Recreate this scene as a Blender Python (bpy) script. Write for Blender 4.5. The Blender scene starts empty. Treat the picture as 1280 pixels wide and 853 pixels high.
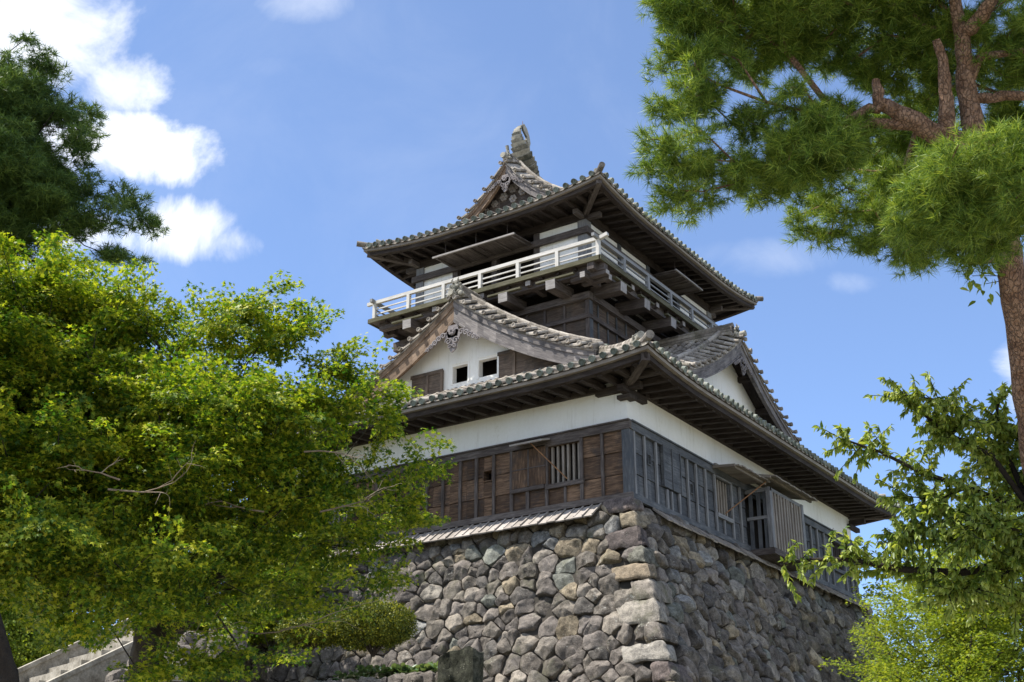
import bpy, math, random
import numpy as np
from mathutils import Vector, Matrix, noise

random.seed(7)
RNG = np.random.default_rng(11)
SC = bpy.context.scene
COL = SC.collection
R = math.radians

# ---------------------------------------------------------------- camera
CAM_P = np.array([13.11, -24.343, -7.458])
YAW, PITCH, FPX = -.589, .387, 1595.465
cam_d = bpy.data.cameras.new("camera")
cam_d.sensor_width = 36
cam_d.lens = FPX * 36 / 1280
cam_d.clip_end = 20000
cam = bpy.data.objects.new("camera", cam_d)
COL.objects.link(cam)
cam.location = CAM_P
cam.rotation_euler = (math.pi / 2 + PITCH, 0, -YAW)
SC.camera = cam
FV = np.array([math.sin(YAW) * math.cos(PITCH), math.cos(YAW) * math.cos(PITCH), math.sin(PITCH)])
RV = np.array([math.cos(YAW), -math.sin(YAW), 0.])
UV = np.cross(RV, FV)


def at(x, y, dist):
    """world point seen at photo pixel (x, y), dist metres away"""
    d = FV * FPX + RV * (x - 640) - UV * (y - 426.5)
    return CAM_P + d / np.linalg.norm(d) * dist


# ---------------------------------------------------------------- sun, sky, exposure
SUN_DIR = Vector((-.385, -.305, .87)).normalized()
sun_d = bpy.data.lights.new("sun", 'SUN')
sun_d.energy = 4.4
sun_d.angle = R(.53)
sun_d.color = (1, .95, .87)
sun = bpy.data.objects.new("sun", sun_d)
COL.objects.link(sun)
sun.rotation_euler = SUN_DIR.to_track_quat('Z', 'Y').to_euler()
sun.location = (-20, -20, 40)
SC.view_settings.view_transform = 'Standard'
SC.view_settings.look = 'None'
SC.view_settings.gamma = 1
SC.view_settings.exposure = 1.0
SC.render.engine = 'CYCLES'
SC.cycles.max_bounces = 7
SC.cycles.transparent_max_bounces = 8

world = bpy.data.worlds.new("World")
SC.world = world
world.use_nodes = True
wn, wl = world.node_tree.nodes, world.node_tree.links
wn.clear()


def mnode(nt, op, a, b=None, c=None, clamp=False):
    n = nt.nodes.new('ShaderNodeMath')
    n.operation = op
    n.use_clamp = clamp
    for i, v in enumerate((a, b, c)):
        if v is None:
            continue
        if isinstance(v, (int, float)):
            n.inputs[i].default_value = v
        else:
            nt.links.new(v, n.inputs[i])
    return n.outputs[0]


def build_world():
    nt = world.node_tree
    out = wn.new('ShaderNodeOutputWorld')
    bg = wn.new('ShaderNodeBackground')
    sky = wn.new('ShaderNodeTexSky')
    sky.sky_type = 'NISHITA'
    sky.sun_disc = False
    sky.sun_elevation = math.asin(SUN_DIR.z)
    sky.sun_rotation = math.atan2(SUN_DIR.x, SUN_DIR.y) % (2 * math.pi)
    sky.altitude = 0
    sky.air_density = SKY_AIR
    sky.dust_density = SKY_DUST
    sky.ozone_density = SKY_OZONE
    tc = wn.new('ShaderNodeTexCoord')

    def dot(v):
        n = wn.new('ShaderNodeVectorMath')
        n.operation = 'DOT_PRODUCT'
        wl.new(tc.outputs['Generated'], n.inputs[0])
        n.inputs[1].default_value = v
        return n.outputs['Value']
    df = dot(FV)
    dfc = mnode(nt, 'MAXIMUM', df, .05)
    X = mnode(nt, 'DIVIDE', dot(RV), dfc)
    Y = mnode(nt, 'DIVIDE', dot(UV), dfc)
    nz = wn.new('ShaderNodeTexNoise')
    nz.inputs['Scale'].default_value = 9
    nz.inputs['Detail'].default_value = 8
    nz.inputs['Roughness'].default_value = .62
    nz.inputs['Distortion'].default_value = .5
    wl.new(tc.outputs['Generated'], nz.inputs['Vector'])
    nzv = mnode(nt, 'SUBTRACT', nz.outputs['Fac'], .5)
    # clouds: direction offsets (px of the photo / focal), radii, density
    blobs = [(20, 0, 150, 70, 1.), (110, 45, 95, 60, 1.), (160, 95, 60, 45, .9), (40, -80, 250, 90, 1.), 
             (150, 180, 75, 42, 1.), (215, 195, 70, 36, 1.), (110, 180, 44, 34, 1.), (40, 200, 80, 60, .9),
             (240, 290, 85, 42, 1.), (295, 305, 66, 34, .95), (90, 290, 60, 30, .9), (10, 330, 50, 40, .8),
             (380, 2, 60, 30, .45), (380, 140, 60, 22, .12), (350, 85, 60, 22, .15), (960, 322, 80, 24, .28), (1066, 355, 42, 16, .36), (1290, 465, 50, 60, .95),
             (455, 132, 70, 20, .1), (300, 160, 480, 300, .08)]
    tot = None
    for (cx, cy, rx, ry, den) in blobs:
        gx = (cx - 640) / FPX
        gy = (426.5 - cy) / FPX
        a = mnode(nt, 'DIVIDE', mnode(nt, 'SUBTRACT', X, gx), rx / FPX)
        b = mnode(nt, 'DIVIDE', mnode(nt, 'SUBTRACT', Y, gy), ry / FPX)
        q = mnode(nt, 'ADD', mnode(nt, 'MULTIPLY', a, a), mnode(nt, 'MULTIPLY', b, b))
        m = mnode(nt, 'SUBTRACT', 1.0, q)
        m = mnode(nt, 'ADD', mnode(nt, 'MAXIMUM', m, -1.5), mnode(nt, 'MULTIPLY', nzv, 5.2))
        mr = wn.new('ShaderNodeMapRange')
        mr.interpolation_type = 'SMOOTHSTEP'
        mr.inputs['From Min'].default_value = -.1 if den > .5 else -.3
        mr.inputs['From Max'].default_value = 1.15 if den > .5 else 2.4
        mr.inputs['To Max'].default_value = den
        wl.new(m, mr.inputs['Value'])
        tot = mr.outputs[0] if tot is None else mnode(nt, 'MAXIMUM', tot, mr.outputs[0])
    front = mnode(nt, 'GREATER_THAN', df, .1)
    tot = mnode(nt, 'MULTIPLY', tot, front)
    # scattered cloud elsewhere in the sky (behind the camera), unseen, thickened for fill light
    nz2 = wn.new('ShaderNodeTexNoise')
    nz2.inputs['Scale'].default_value = 2.2
    nz2.inputs['Detail'].default_value = 7
    wl.new(tc.outputs['Generated'], nz2.inputs['Vector'])
    mr2 = wn.new('ShaderNodeMapRange')
    mr2.inputs['From Min'].default_value = .44
    mr2.inputs['From Max'].default_value = .58
    mr2.inputs['To Max'].default_value = .9
    wl.new(nz2.outputs['Fac'], mr2.inputs['Value'])
    back = mnode(nt, 'MULTIPLY', mr2.outputs[0], mnode(nt, 'LESS_THAN', df, .45))
    tot = mnode(nt, 'MAXIMUM', tot, back)
    mix = wn.new('ShaderNodeMixRGB')
    wl.new(tot, mix.inputs[0])
    hs = wn.new('ShaderNodeMixRGB')
    hs.inputs[0].default_value = SKY_VEIL
    wl.new(sky.outputs[0], hs.inputs[1])
    hs.inputs[2].default_value = (2.6, 3.2, 4.0, 1)
    wl.new(hs.outputs[0], mix.inputs[1])
    nz3 = wn.new('ShaderNodeTexNoise')
    nz3.inputs['Scale'].default_value = 16
    nz3.inputs['Detail'].default_value = 7
    wl.new(tc.outputs['Generated'], nz3.inputs['Vector'])
    cr = wn.new('ShaderNodeMixRGB')
    wl.new(nz3.outputs['Fac'], cr.inputs[0])
    cr.inputs[1].default_value = (2.9, 3.15, 3.7, 1)
    cr.inputs[2].default_value = (4.9, 5.0, 5.1, 1)
    wl.new(cr.outputs[0], mix.inputs[2])
    wl.new(mix.outputs[0], bg.inputs['Color'])
    bg.inputs['Strength'].default_value = SKY_STRENGTH
    wl.new(bg.outputs[0], out.inputs['Surface'])


SKY_AIR, SKY_DUST, SKY_OZONE, SKY_VEIL, SKY_STRENGTH = .6, .1, 5.0, .10, .15
build_world()


# ---------------------------------------------------------------- objects, names, labels
def tag(o, label=None, cat=None, group=None, kind=None):
    if label:
        o['label'] = label
    if cat:
        o['category'] = cat
    if group:
        o['group'] = group
    if kind:
        o['kind'] = kind
    return o


def empty(name, loc):
    o = bpy.data.objects.new(name, None)
    COL.objects.link(o)
    o.location = loc
    o.empty_display_size = .3
    return o


def root_loc(o):
    while o.parent:
        o = o.parent
    return np.array(o.location)


def link_mesh(name, me, parent):
    o = bpy.data.objects.new(name, me)
    COL.objects.link(o)
    if parent is not None:
        o.parent = parent
    return o


class MB:
    """collects polygons in world space and links them as one mesh object"""

    def __init__(s):
        s.v, s.f, s.ax, s.off, s.mi = [], [], [], [], []

    def add(s, vs, fs, axis=None, mi=0):
        b = len(s.v)
        s.v.extend([tuple(map(float, p)) for p in vs])
        o = random.random() * 50
        for f in fs:
            s.f.append(tuple(b + i for i in f))
            s.ax.append(axis)
            s.off.append(o)
            s.mi.append(mi)

    def box(s, x0, x1, y0, y1, z0, z1, axis=None, mi=0):
        d = (abs(x1 - x0), abs(y1 - y0), abs(z1 - z0))
        if axis is None:
            axis = [(1, 0, 0), (0, 1, 0), (0, 0, 1)][d.index(max(d))]
        vs = [(x, y, z) for z in (z0, z1) for y in (y0, y1) for x in (x0, x1)]
        s.add(vs, [(0, 2, 3, 1), (4, 5, 7, 6), (0, 1, 5, 4), (2, 6, 7, 3), (0, 4, 6, 2), (1, 3, 7, 5)], axis, mi)

    def beam(s, p0, p1, w, h, up=(0, 0, 1), mi=0, w1=None, h1=None):
        p0, p1, up = np.array(p0, float), np.array(p1, float), np.array(up, float)
        a = p1 - p0
        a /= np.linalg.norm(a)
        sd = np.cross(a, up)
        sd /= np.linalg.norm(sd)
        u = np.cross(sd, a)
        w1 = w if w1 is None else w1
        h1 = h if h1 is None else h1
        vs = [p + sd * i * ww / 2 + u * j * hh / 2 for p, ww, hh in ((p0, w, h), (p1, w1, h1)) for j in (-1, 1) for i in (-1, 1)]
        s.add(vs, [(0, 2, 3, 1), (4, 5, 7, 6), (0, 1, 5, 4), (2, 6, 7, 3), (0, 4, 6, 2), (1, 3, 7, 5)], tuple(a), mi)

    def prism(s, poly, n, t, axis=None, mi=0):
        """poly: 3D points of a flat outline; thickened by t along -n"""
        n = np.array(n, float)
        P = [np.array(p, float) for p in poly]
        k = len(P)
        vs = P + [p - n * t for p in P]
        fs = [tuple(range(k)), tuple(range(2 * k - 1, k - 1, -1))] + [(i, i + k, (i + 1) % k + k, (i + 1) % k) for i in range(k)]
        s.add(vs, fs, axis, mi)

    def ribbon(s, A, B, n, t, mi=0):
        """a board between two curves A (top) and B (bottom), thickened by t along -n"""
        n = np.array(n, float)
        for i in range(len(A) - 1):
            q = [np.array(A[i]), np.array(A[i + 1]), np.array(B[i + 1]), np.array(B[i])]
            ax = q[1] - q[0]
            ax = ax / np.linalg.norm(ax)
            b = len(s.v)
            vs = q + [p - n * t for p in q]
            fs = [(0, 1, 2, 3), (7, 6, 5, 4), (0, 4, 5, 1), (3, 2, 6, 7)]
            if i == 0:
                fs.append((0, 3, 7, 4))
            if i == len(A) - 2:
                fs.append((1, 5, 6, 2))
            s.v.extend([tuple(map(float, p)) for p in vs])
            for f in fs:
                s.f.append(tuple(b + j for j in f))
                s.ax.append(tuple(ax))
                s.off.append(3.3)
                s.mi.append(mi)

    def tube(s, pts, rad, n=8, cap=True, mi=0, flat=1.0, side=None, cap_mi=None):
        P = [np.array(p, float) for p in pts]
        if np.isscalar(rad):
            rad = [rad] * len(P)
        vs = []
        pu = None
        for i, p in enumerate(P):
            a = P[min(i + 1, len(P) - 1)] - P[max(i - 1, 0)]
            a = a / (np.linalg.norm(a) + 1e-9)
            if pu is None:
                ref = np.array(side if side is not None else ((0, 0, 1) if abs(a[2]) < .9 else (1, 0, 0)), float)
                u = np.cross(a, ref)
            else:
                u = pu - a * (pu @ a)
            u = u / (np.linalg.norm(u) + 1e-9)
            pu = u
            w = np.cross(u, a)
            for k in range(n):
                t = 2 * math.pi * k / n
                vs.append(p + u * math.cos(t) * rad[i] * flat + w * math.sin(t) * rad[i])
        m = len(P)
        fs = [(i * n + k, i * n + (k + 1) % n, (i + 1) * n + (k + 1) % n, (i + 1) * n + k) for i in range(m - 1) for k in range(n)]
        ax = P[-1] - P[0]
        ax = tuple(ax / (np.linalg.norm(ax) + 1e-9))
        s.add(vs, fs, ax, mi)
        if cap:
            b = len(s.v) - len(vs)
            for f in (tuple(b + k for k in range(n))[::-1], tuple(b + (m - 1) * n + k for k in range(n))):
                s.f.append(f)
                s.ax.append(ax)
                s.off.append(0.)
                s.mi.append(mi if cap_mi is None else cap_mi)

    def build(s, name, mats, parent=None, smooth=None, root=None):
        if not isinstance(mats, (list, tuple)):
            mats = [mats]
        L = root_loc(parent) if parent is not None else (np.array(root, float) if root is not None else np.zeros(3))
        V = np.array(s.v, float)
        me = bpy.data.meshes.new(name)
        me.from_pydata((V - L).tolist(), [], s.f)
        for m in mats:
            me.materials.append(m)
        if len(mats) > 1:
            me.polygons.foreach_set('material_index', s.mi)
        uvl = me.uv_layers.new(name='grain')
        uv = np.zeros((len(me.loops), 2))
        k = 0
        for f, ax, off in zip(s.f, s.ax, s.off):
            P = V[list(f)]
            if len(f) >= 3:
                n = np.cross(P[1] - P[0], P[2] - P[0])
                if np.linalg.norm(n) < 1e-12 and len(f) > 3:
                    n = np.cross(P[2] - P[0], P[3] - P[0])
                n = n / (np.linalg.norm(n) + 1e-12)
            if ax is None:
                e = P[1] - P[0]
                a = e / (np.linalg.norm(e) + 1e-12)
            else:
                a = np.array(ax, float)
            if abs(a @ n) > .8:
                a = np.array([n[1], n[2], n[0]])
                a = a - n * (a @ n)
                a /= (np.linalg.norm(a) + 1e-9)
            w = np.cross(n, a)
            uv[k:k + len(f), 0] = P @ a + off
            uv[k:k + len(f), 1] = P @ w + off * .37
            k += len(f)
        uvl.data.foreach_set('uv', uv.ravel())
        o = link_mesh(name, me, parent)
        if parent is None and root is not None:
            o.location = L
        if smooth:
            me.shade_smooth()
            try:
                me.set_sharp_from_angle(angle=R(smooth))
            except Exception:
                pass
        return o


def big_mesh(name, V, sizes, loops, mats, parent=None, attr=None, loc=None):
    """fast mesh from numpy arrays: V (n,3), sizes (faces), loops (flat indices)"""
    L = root_loc(parent) if parent is not None else (np.zeros(3) if loc is None else np.array(loc, float))
    me = bpy.data.meshes.new(name)
    me.vertices.add(len(V))
    me.vertices.foreach_set('co', (V - L).astype(np.float32).ravel())
    me.loops.add(len(loops))
    me.loops.foreach_set('vertex_index', np.asarray(loops, np.int32))
    me.polygons.add(len(sizes))
    st = np.concatenate([[0], np.cumsum(sizes)[:-1]]).astype(np.int32)
    me.polygons.foreach_set('loop_start', st)
    me.update(calc_edges=True)
    for m in (mats if isinstance(mats, (list, tuple)) else [mats]):
        me.materials.append(m)
    if attr is not None:
        a = me.color_attributes.new(name='tint', type='FLOAT_COLOR', domain='POINT')
        a.data.foreach_set('color', attr.astype(np.float32).ravel())
    o = link_mesh(name, me, parent)
    if parent is None and loc is not None:
        o.location = L
    return o


# ---------------------------------------------------------------- materials
def new_mat(name):
    m = bpy.data.materials.new(name)
    m.use_nodes = True
    nt = m.node_tree
    b = nt.nodes['Principled BSDF']
    return m, nt, b


def ramp(nt, fac, stops):
    r = nt.nodes.new('ShaderNodeValToRGB')
    e = r.color_ramp.elements
    while len(e) < len(stops):
        e.new(.5)
    for k, (p, c) in enumerate(stops):
        e[k].position = p
        e[k].color = (*c, 1)
    nt.links.new(fac, r.inputs[0])
    return r.outputs[0]


def noise_node(nt, vec, scale, detail=4, rough=.55, dist=0):
    n = nt.nodes.new('ShaderNodeTexNoise')
    n.inputs['Scale'].default_value = scale
    n.inputs['Detail'].default_value = detail
    n.inputs['Roughness'].default_value = rough
    n.inputs['Distortion'].default_value = dist
    if vec is not None:
        nt.links.new(vec, n.inputs['Vector'])
    return n.outputs['Fac']


def mapping(nt, vec, sc):
    m = nt.nodes.new('ShaderNodeMapping')
    m.inputs['Scale'].default_value = sc
    nt.links.new(vec, m.inputs['Vector'])
    return m.outputs[0]


def mixc(nt, fac, a, b, mode='MIX'):
    m = nt.nodes.new('ShaderNodeMixRGB')
    m.blend_type = mode
    for i, v in enumerate((fac, a, b)):
        if isinstance(v, (int, float)):
            m.inputs[i].default_value = v
        elif isinstance(v, tuple):
            m.inputs[i].default_value = (*v, 1)
        else:
            nt.links.new(v, m.inputs[i])
    return m.outputs[0]


def bump(nt, b, h, strength=.4, dist=.02):
    n = nt.nodes.new('ShaderNodeBump')
    n.inputs['Strength'].default_value = strength
    n.inputs['Distance'].default_value = dist
    nt.links.new(h, n.inputs['Height'])
    nt.links.new(n.outputs[0], b.inputs['Normal'])


def wood(name, dark, mid, light, stain=None, rough=.85):
    m, nt, b = new_mat(name)
    tc = nt.nodes.new('ShaderNodeTexCoord')
    geo = nt.nodes.new('ShaderNodeNewGeometry')
    g1 = noise_node(nt, mapping(nt, tc.outputs['UV'], (1.0, 9, 1)), 2.6, 7, .66, .5)
    g2 = noise_node(nt, mapping(nt, tc.outputs['UV'], (1.6, 55, 1)), 2.0, 3, .6, .3)
    w = noise_node(nt, tc.outputs['Object'], 1.1, 5, .6)
    s = mnode(nt, 'ADD', mnode(nt, 'MULTIPLY', g1, .62), mnode(nt, 'MULTIPLY', g2, .38))
    s = mnode(nt, 'ADD', s, mnode(nt, 'MULTIPLY', mnode(nt, 'SUBTRACT', geo.outputs['Random Per Island'], .5), .16))
    s = mnode(nt, 'ADD', s, mnode(nt, 'MULTIPLY', mnode(nt, 'SUBTRACT', w, .5), .35))
    c = ramp(nt, s, [(.3, dark), (.5, mid), (.72, light)])
    if stain:
        w2 = noise_node(nt, tc.outputs['Object'], 2.3, 6, .65)
        f = nt.nodes.new('ShaderNodeMapRange')
        f.inputs['From Min'].default_value = .5
        f.inputs['From Max'].default_value = .66
        f.inputs['To Max'].default_value = .8
        nt.links.new(w2, f.inputs['Value'])
        c = mixc(nt, f.outputs[0], c, stain)
    nt.links.new(c, b.inputs['Base Color'])
    b.inputs['Roughness'].default_value = rough
    b.inputs['Specular IOR Level'].default_value = .25
    bump(nt, b, s, .4, .015)
    return m


def speckle(name, stops, scale=6, lichen=None, rough=.9, bs=.5, bd=.02, lich_lim=(.6, .68), attr=False, isl=.25, moss=None):
    m, nt, b = new_mat(name)
    tc = nt.nodes.new('ShaderNodeTexCoord')
    geo = nt.nodes.new('ShaderNodeNewGeometry')
    n1 = noise_node(nt, tc.outputs['Object'], scale, 8, .68)
    n2 = noise_node(nt, tc.outputs['Object'], scale * 6, 5, .7)
    s = mnode(nt, 'ADD', mnode(nt, 'MULTIPLY', n1, .6), mnode(nt, 'MULTIPLY', n2, .4))
    s2 = mnode(nt, 'ADD', s, mnode(nt, 'MULTIPLY', mnode(nt, 'SUBTRACT', geo.outputs['Random Per Island'], .5), isl))
    c = ramp(nt, s2, stops)
    if attr:
        a = nt.nodes.new('ShaderNodeVertexColor')
        a.layer_name = 'tint'
        c = mixc(nt, 1.0, c, a.outputs[0], 'MULTIPLY')
    if moss:
        n4 = noise_node(nt, tc.outputs['Object'], 1.3, 7, .7)
        f = nt.nodes.new('ShaderNodeMapRange')
        f.inputs['From Min'].default_value = .55
        f.inputs['From Max'].default_value = .68
        f.inputs['To Max'].default_value = .7
        nt.links.new(n4, f.inputs['Value'])
        c = mixc(nt, f.outputs[0], c, moss)
    if lichen:
        n3 = noise_node(nt, tc.outputs['Object'], scale * 3.5, 8, .75)
        n5 = noise_node(nt, tc.outputs['Object'], scale * .45, 3, .5)
        n3 = mnode(nt, 'ADD', n3, mnode(nt, 'MULTIPLY', mnode(nt, 'SUBTRACT', n5, .55), .55))
        f = nt.nodes.new('ShaderNodeMapRange')
        f.inputs['From Min'].default_value = lich_lim[0]
        f.inputs['From Max'].default_value = lich_lim[1]
        f.inputs['To Max'].default_value = .85
        nt.links.new(n3, f.inputs['Value'])
        c = mixc(nt, f.outputs[0], c, lichen)
    nt.links.new(c, b.inputs['Base Color'])
    b.inputs['Roughness'].default_value = rough
    b.inputs['Specular IOR Level'].default_value = .3
    bump(nt, b, s, bs, bd)
    return m


def leafmat(name, cols, trans=.4, tcol=None, rough=.5, clump=1.2, spec=.25):
    m, nt, b = new_mat(name)
    geo = nt.nodes.new('ShaderNodeNewGeometry')
    tc = nt.nodes.new('ShaderNodeTexCoord')
    n = noise_node(nt, tc.outputs['Object'], clump, 3, .5)
    s = mnode(nt, 'ADD', mnode(nt, 'MULTIPLY', geo.outputs['Random Per Island'], .55), mnode(nt, 'MULTIPLY', n, .45))
    c = ramp(nt, s, cols)
    nt.links.new(c, b.inputs['Base Color'])
    b.inputs['Roughness'].default_value = rough
    b.inputs['Specular IOR Level'].default_value = spec
    tr = nt.nodes.new('ShaderNodeBsdfTranslucent')
    nt.links.new(mixc(nt, 1.0, c, tcol or (1.5, 1.35, .6), 'MULTIPLY'), tr.inputs['Color'])
    mx = nt.nodes.new('ShaderNodeMixShader')
    mx.inputs[0].default_value = trans
    nt.links.new(b.outputs[0], mx.inputs[1])
    nt.links.new(tr.outputs[0], mx.inputs[2])
    nt.links.new(mx.outputs[0], nt.nodes['Material Output'].inputs['Surface'])
    return m


def plaster_mat():
    m, nt, b = new_mat('lime_plaster')
    tc = nt.nodes.new('ShaderNodeTexCoord')
    n1 = noise_node(nt, mapping(nt, tc.outputs['Object'], (1, 1, .35)), .9, 7, .65)
    n2 = noise_node(nt, tc.outputs['Object'], 14, 5, .7)
    s = mnode(nt, 'ADD', mnode(nt, 'MULTIPLY', n1, .7), mnode(nt, 'MULTIPLY', n2, .3))
    c = ramp(nt, s, [(.30, (.60, .56, .46)), (.42, (.80, .785, .73)), (.58, (.85, .84, .80))])
    n3 = noise_node(nt, mapping(nt, tc.outputs['Object'], (5, 5, .5)), 1.6, 6, .7)
    f = nt.nodes.new('ShaderNodeMapRange')
    f.inputs['From Min'].default_value = .55
    f.inputs['From Max'].default_value = .72
    f.inputs['To Max'].default_value = .35
    nt.links.new(n3, f.inputs['Value'])
    c = mixc(nt, f.outputs[0], c, (.46, .43, .36))
    nt.links.new(c, b.inputs['Base Color'])
    b.inputs['Roughness'].default_value = .92
    bump(nt, b, n2, .15, .01)
    return m


M = {}
M['plaster'] = plaster_mat()
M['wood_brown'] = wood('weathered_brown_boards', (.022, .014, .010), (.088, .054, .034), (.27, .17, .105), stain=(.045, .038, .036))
M['wood_grey'] = wood('weathered_skylit_grey_boards', (.035, .038, .043), (.085, .09, .098), (.18, .185, .19), stain=(.06, .068, .08))  # partly real weathering, partly sky light put into the blue-grey
M['batten_grey'] = wood('silvered_grey_battens', (.10, .10, .105), (.19, .19, .195), (.32, .32, .32))
M['wood_tower'] = wood('tower_boards', (.035, .025, .02), (.10, .075, .058), (.22, .17, .13), stain=(.05, .045, .04))
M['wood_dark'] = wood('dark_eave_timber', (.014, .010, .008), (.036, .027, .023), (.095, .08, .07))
M['wood_beam'] = wood('grey_brown_beams', (.032, .025, .023), (.08, .066, .06), (.19, .165, .15))
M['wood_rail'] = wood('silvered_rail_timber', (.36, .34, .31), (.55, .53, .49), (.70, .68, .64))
M['rail_shaded'] = wood('shaded_rail_timber', (.13, .13, .13), (.22, .225, .23), (.34, .34, .34))  # rail timber away from the front, its shade put into a darker colour
M['wood_pale'] = wood('pale_weathered_fascia', (.12, .10, .085), (.22, .19, .16), (.34, .31, .27))
M['wood_end'] = wood('pale_beam_ends', (.13, .115, .105), (.29, .27, .255), (.48, .46, .44))
M['barge'] = wood('grooved_bargeboard_timber', (.06, .055, .055), (.16, .145, .14), (.33, .30, .28))
M['barge_brown'] = wood('brown_bargeboard_timber', (.06, .042, .032), (.18, .125, .085), (.34, .25, .18))
M['skirt'] = wood('weathered_skirt_planks', (.17, .15, .13), (.30, .27, .24), (.44, .40, .37))
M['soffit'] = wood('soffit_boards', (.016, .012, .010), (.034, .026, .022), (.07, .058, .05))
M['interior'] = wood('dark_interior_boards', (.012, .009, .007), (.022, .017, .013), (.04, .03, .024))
M['carving'] = wood('weathered_carving', (.10, .085, .085), (.22, .20, .20), (.38, .355, .355))
M['tile'] = speckle('stone_roof_tiles', [(.34, (.12, .105, .088)), (.5, (.26, .23, .195)), (.64, (.42, .38, .325))], 3.2, lichen=(.52, .52, .46), isl=.22, moss=(.11, .105, .055), lich_lim=(.66, .76))
M['tile_end'] = speckle('green_grey_tile_ends', [(.3, (.075, .085, .07)), (.5, (.16, .18, .155)), (.68, (.27, .29, .25))], 8, isl=.3)
M['moss_wood'] = wood('mossy_floor_edge', (.035, .032, .018), (.085, .08, .045), (.17, .155, .11))
M['ornament'] = speckle('weathered_ornament_stone', [(.36, (.07, .075, .06)), (.5, (.19, .18, .15)), (.64, (.38, .36, .30))], 7, lichen=(.42, .41, .36), bs=.9)
M['stone'] = speckle('fieldstone', [(.36, (.24, .22, .20)), (.49, (.76, .73, .69)), (.63, (1.55, 1.48, 1.38))], 6.0, lichen=(.50, .49, .44), attr=True, bs=1.0, bd=.05, lich_lim=(.62, .70), isl=.1, moss=(.10, .10, .06))
M['gap'] = speckle('dark_joint_earth', [(.3, (.02, .018, .014)), (.6, (.05, .042, .033))], 8)
M['cut_stone'] = speckle('cut_step_stone', [(.36, (.13, .115, .09)), (.5, (.27, .245, .20)), (.64, (.42, .39, .33))], 4, isl=.3)
M['slab'] = speckle('mossy_slab_stone', [(.40, (.012, .013, .008)), (.5, (.035, .037, .024)), (.62, (.10, .10, .075))], 8, bs=1, bd=.03, lichen=(.33, .33, .27), lich_lim=(.64, .72))
M['earth'] = speckle('earth_and_moss', [(.3, (.08, .085, .045)), (.5, (.17, .155, .11)), (.7, (.28, .25, .2))], 1.3, bs=.8, bd=.05)
M['gravel'] = speckle('gravel_path', [(.3, (.22, .20, .17)), (.5, (.36, .33, .29)), (.7, (.48, .45, .4))], 9, bs=.8)
M['iron'] = speckle('rusty_iron', [(.3, (.10, .045, .02)), (.5, (.22, .11, .05)), (.7, (.32, .18, .09))], 9)
M['bark_maple'] = speckle('maple_bark', [(.3, (.012, .010, .008)), (.5, (.032, .026, .02)), (.7, (.085, .072, .058))], 9, bs=.8)
M['bark_twig'] = speckle('pale_dead_twig', [(.3, (.14, .10, .07)), (.6, (.30, .24, .18))], 9)
def bark_plates(name, deep, mid, top):
    m, nt, b = new_mat(name)
    tc = nt.nodes.new('ShaderNodeTexCoord')
    mp = mapping(nt, tc.outputs['Object'], (1, 1, .45))
    w = noise_node(nt, mp, 6, 4, .6)
    vm = nt.nodes.new('ShaderNodeVectorMath')
    vm.operation = 'ADD'
    nt.links.new(mp, vm.inputs[0])
    sc_ = nt.nodes.new('ShaderNodeVectorMath')
    sc_.operation = 'SCALE'
    nt.links.new(w, sc_.inputs[0])
    sc_.inputs[3].default_value = .18
    nt.links.new(sc_.outputs[0], vm.inputs[1])
    v = nt.nodes.new('ShaderNodeTexVoronoi')
    v.feature = 'DISTANCE_TO_EDGE'
    v.inputs['Scale'].default_value = 30
    nt.links.new(vm.outputs[0], v.inputs['Vector'])
    n2 = noise_node(nt, tc.outputs['Object'], 11, 6, .7)
    f = nt.nodes.new('ShaderNodeMapRange')
    f.inputs['From Max'].default_value = .12
    nt.links.new(v.outputs['Distance'], f.inputs['Value'])
    c = ramp(nt, n2, [(.35, mid), (.62, top)])
    dm = mixc(nt, .55, deep, c)
    c = mixc(nt, f.outputs[0], dm, c)
    nt.links.new(c, b.inputs['Base Color'])
    b.inputs['Roughness'].default_value = .9
    bump(nt, b, mnode(nt, 'ADD', mnode(nt, 'MULTIPLY', f.outputs[0], .6), mnode(nt, 'MULTIPLY', n2, 2.0)), 1.0, .03)
    return m


M['bark_pine'] = bark_plates('red_pine_bark', (.05, .026, .015), (.21, .108, .06), (.42, .26, .17))
M['bark_dark'] = speckle('dark_bark', [(.35, (.008, .006, .005)), (.62, (.035, .027, .02))], 14, bs=1, bd=.04)
M['maple'] = leafmat('maple_leaves', [(.22, (.036, .098, .012)), (.46, (.145, .225, .018)), (.64, (.36, .385, .03)), (.85, (.54, .50, .04))], .38, tcol=(1.12, 1.28, .55))
M['maple_far'] = leafmat('far_maple_leaves', [(.2, (.08, .14, .014)), (.5, (.19, .26, .026)), (.8, (.31, .36, .05))], .45)
M['cherry'] = leafmat('cherry_leaves', [(.2, (.09, .155, .026)), (.5, (.24, .32, .06)), (.8, (.44, .50, .14))], .48, rough=.4, spec=.4)
M['pine'] = leafmat('pine_needles', [(.2, (.045, .10, .022)), (.5, (.15, .25, .042)), (.8, (.38, .47, .09))], .3, rough=.45)
M['pine_far'] = leafmat('dark_pine_needles', [(.2, (.03, .07, .022)), (.5, (.08, .15, .035)), (.8, (.18, .27, .06))], .2, rough=.5)
M['shrub'] = leafmat('clipped_shrub_leaves', [(.2, (.03, .055, .01)), (.5, (.09, .12, .015)), (.8, (.28, .28, .03))], .3)
M['plant'] = leafmat('broad_plant_leaves', [(.2, (.05, .10, .04)), (.5, (.10, .17, .07)), (.8, (.20, .28, .13))], .2, rough=.3, spec=.5)

# ================================================================ ROOF TOOLS
def nrm(v):
    return v / (np.linalg.norm(v) + 1e-12)


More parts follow.
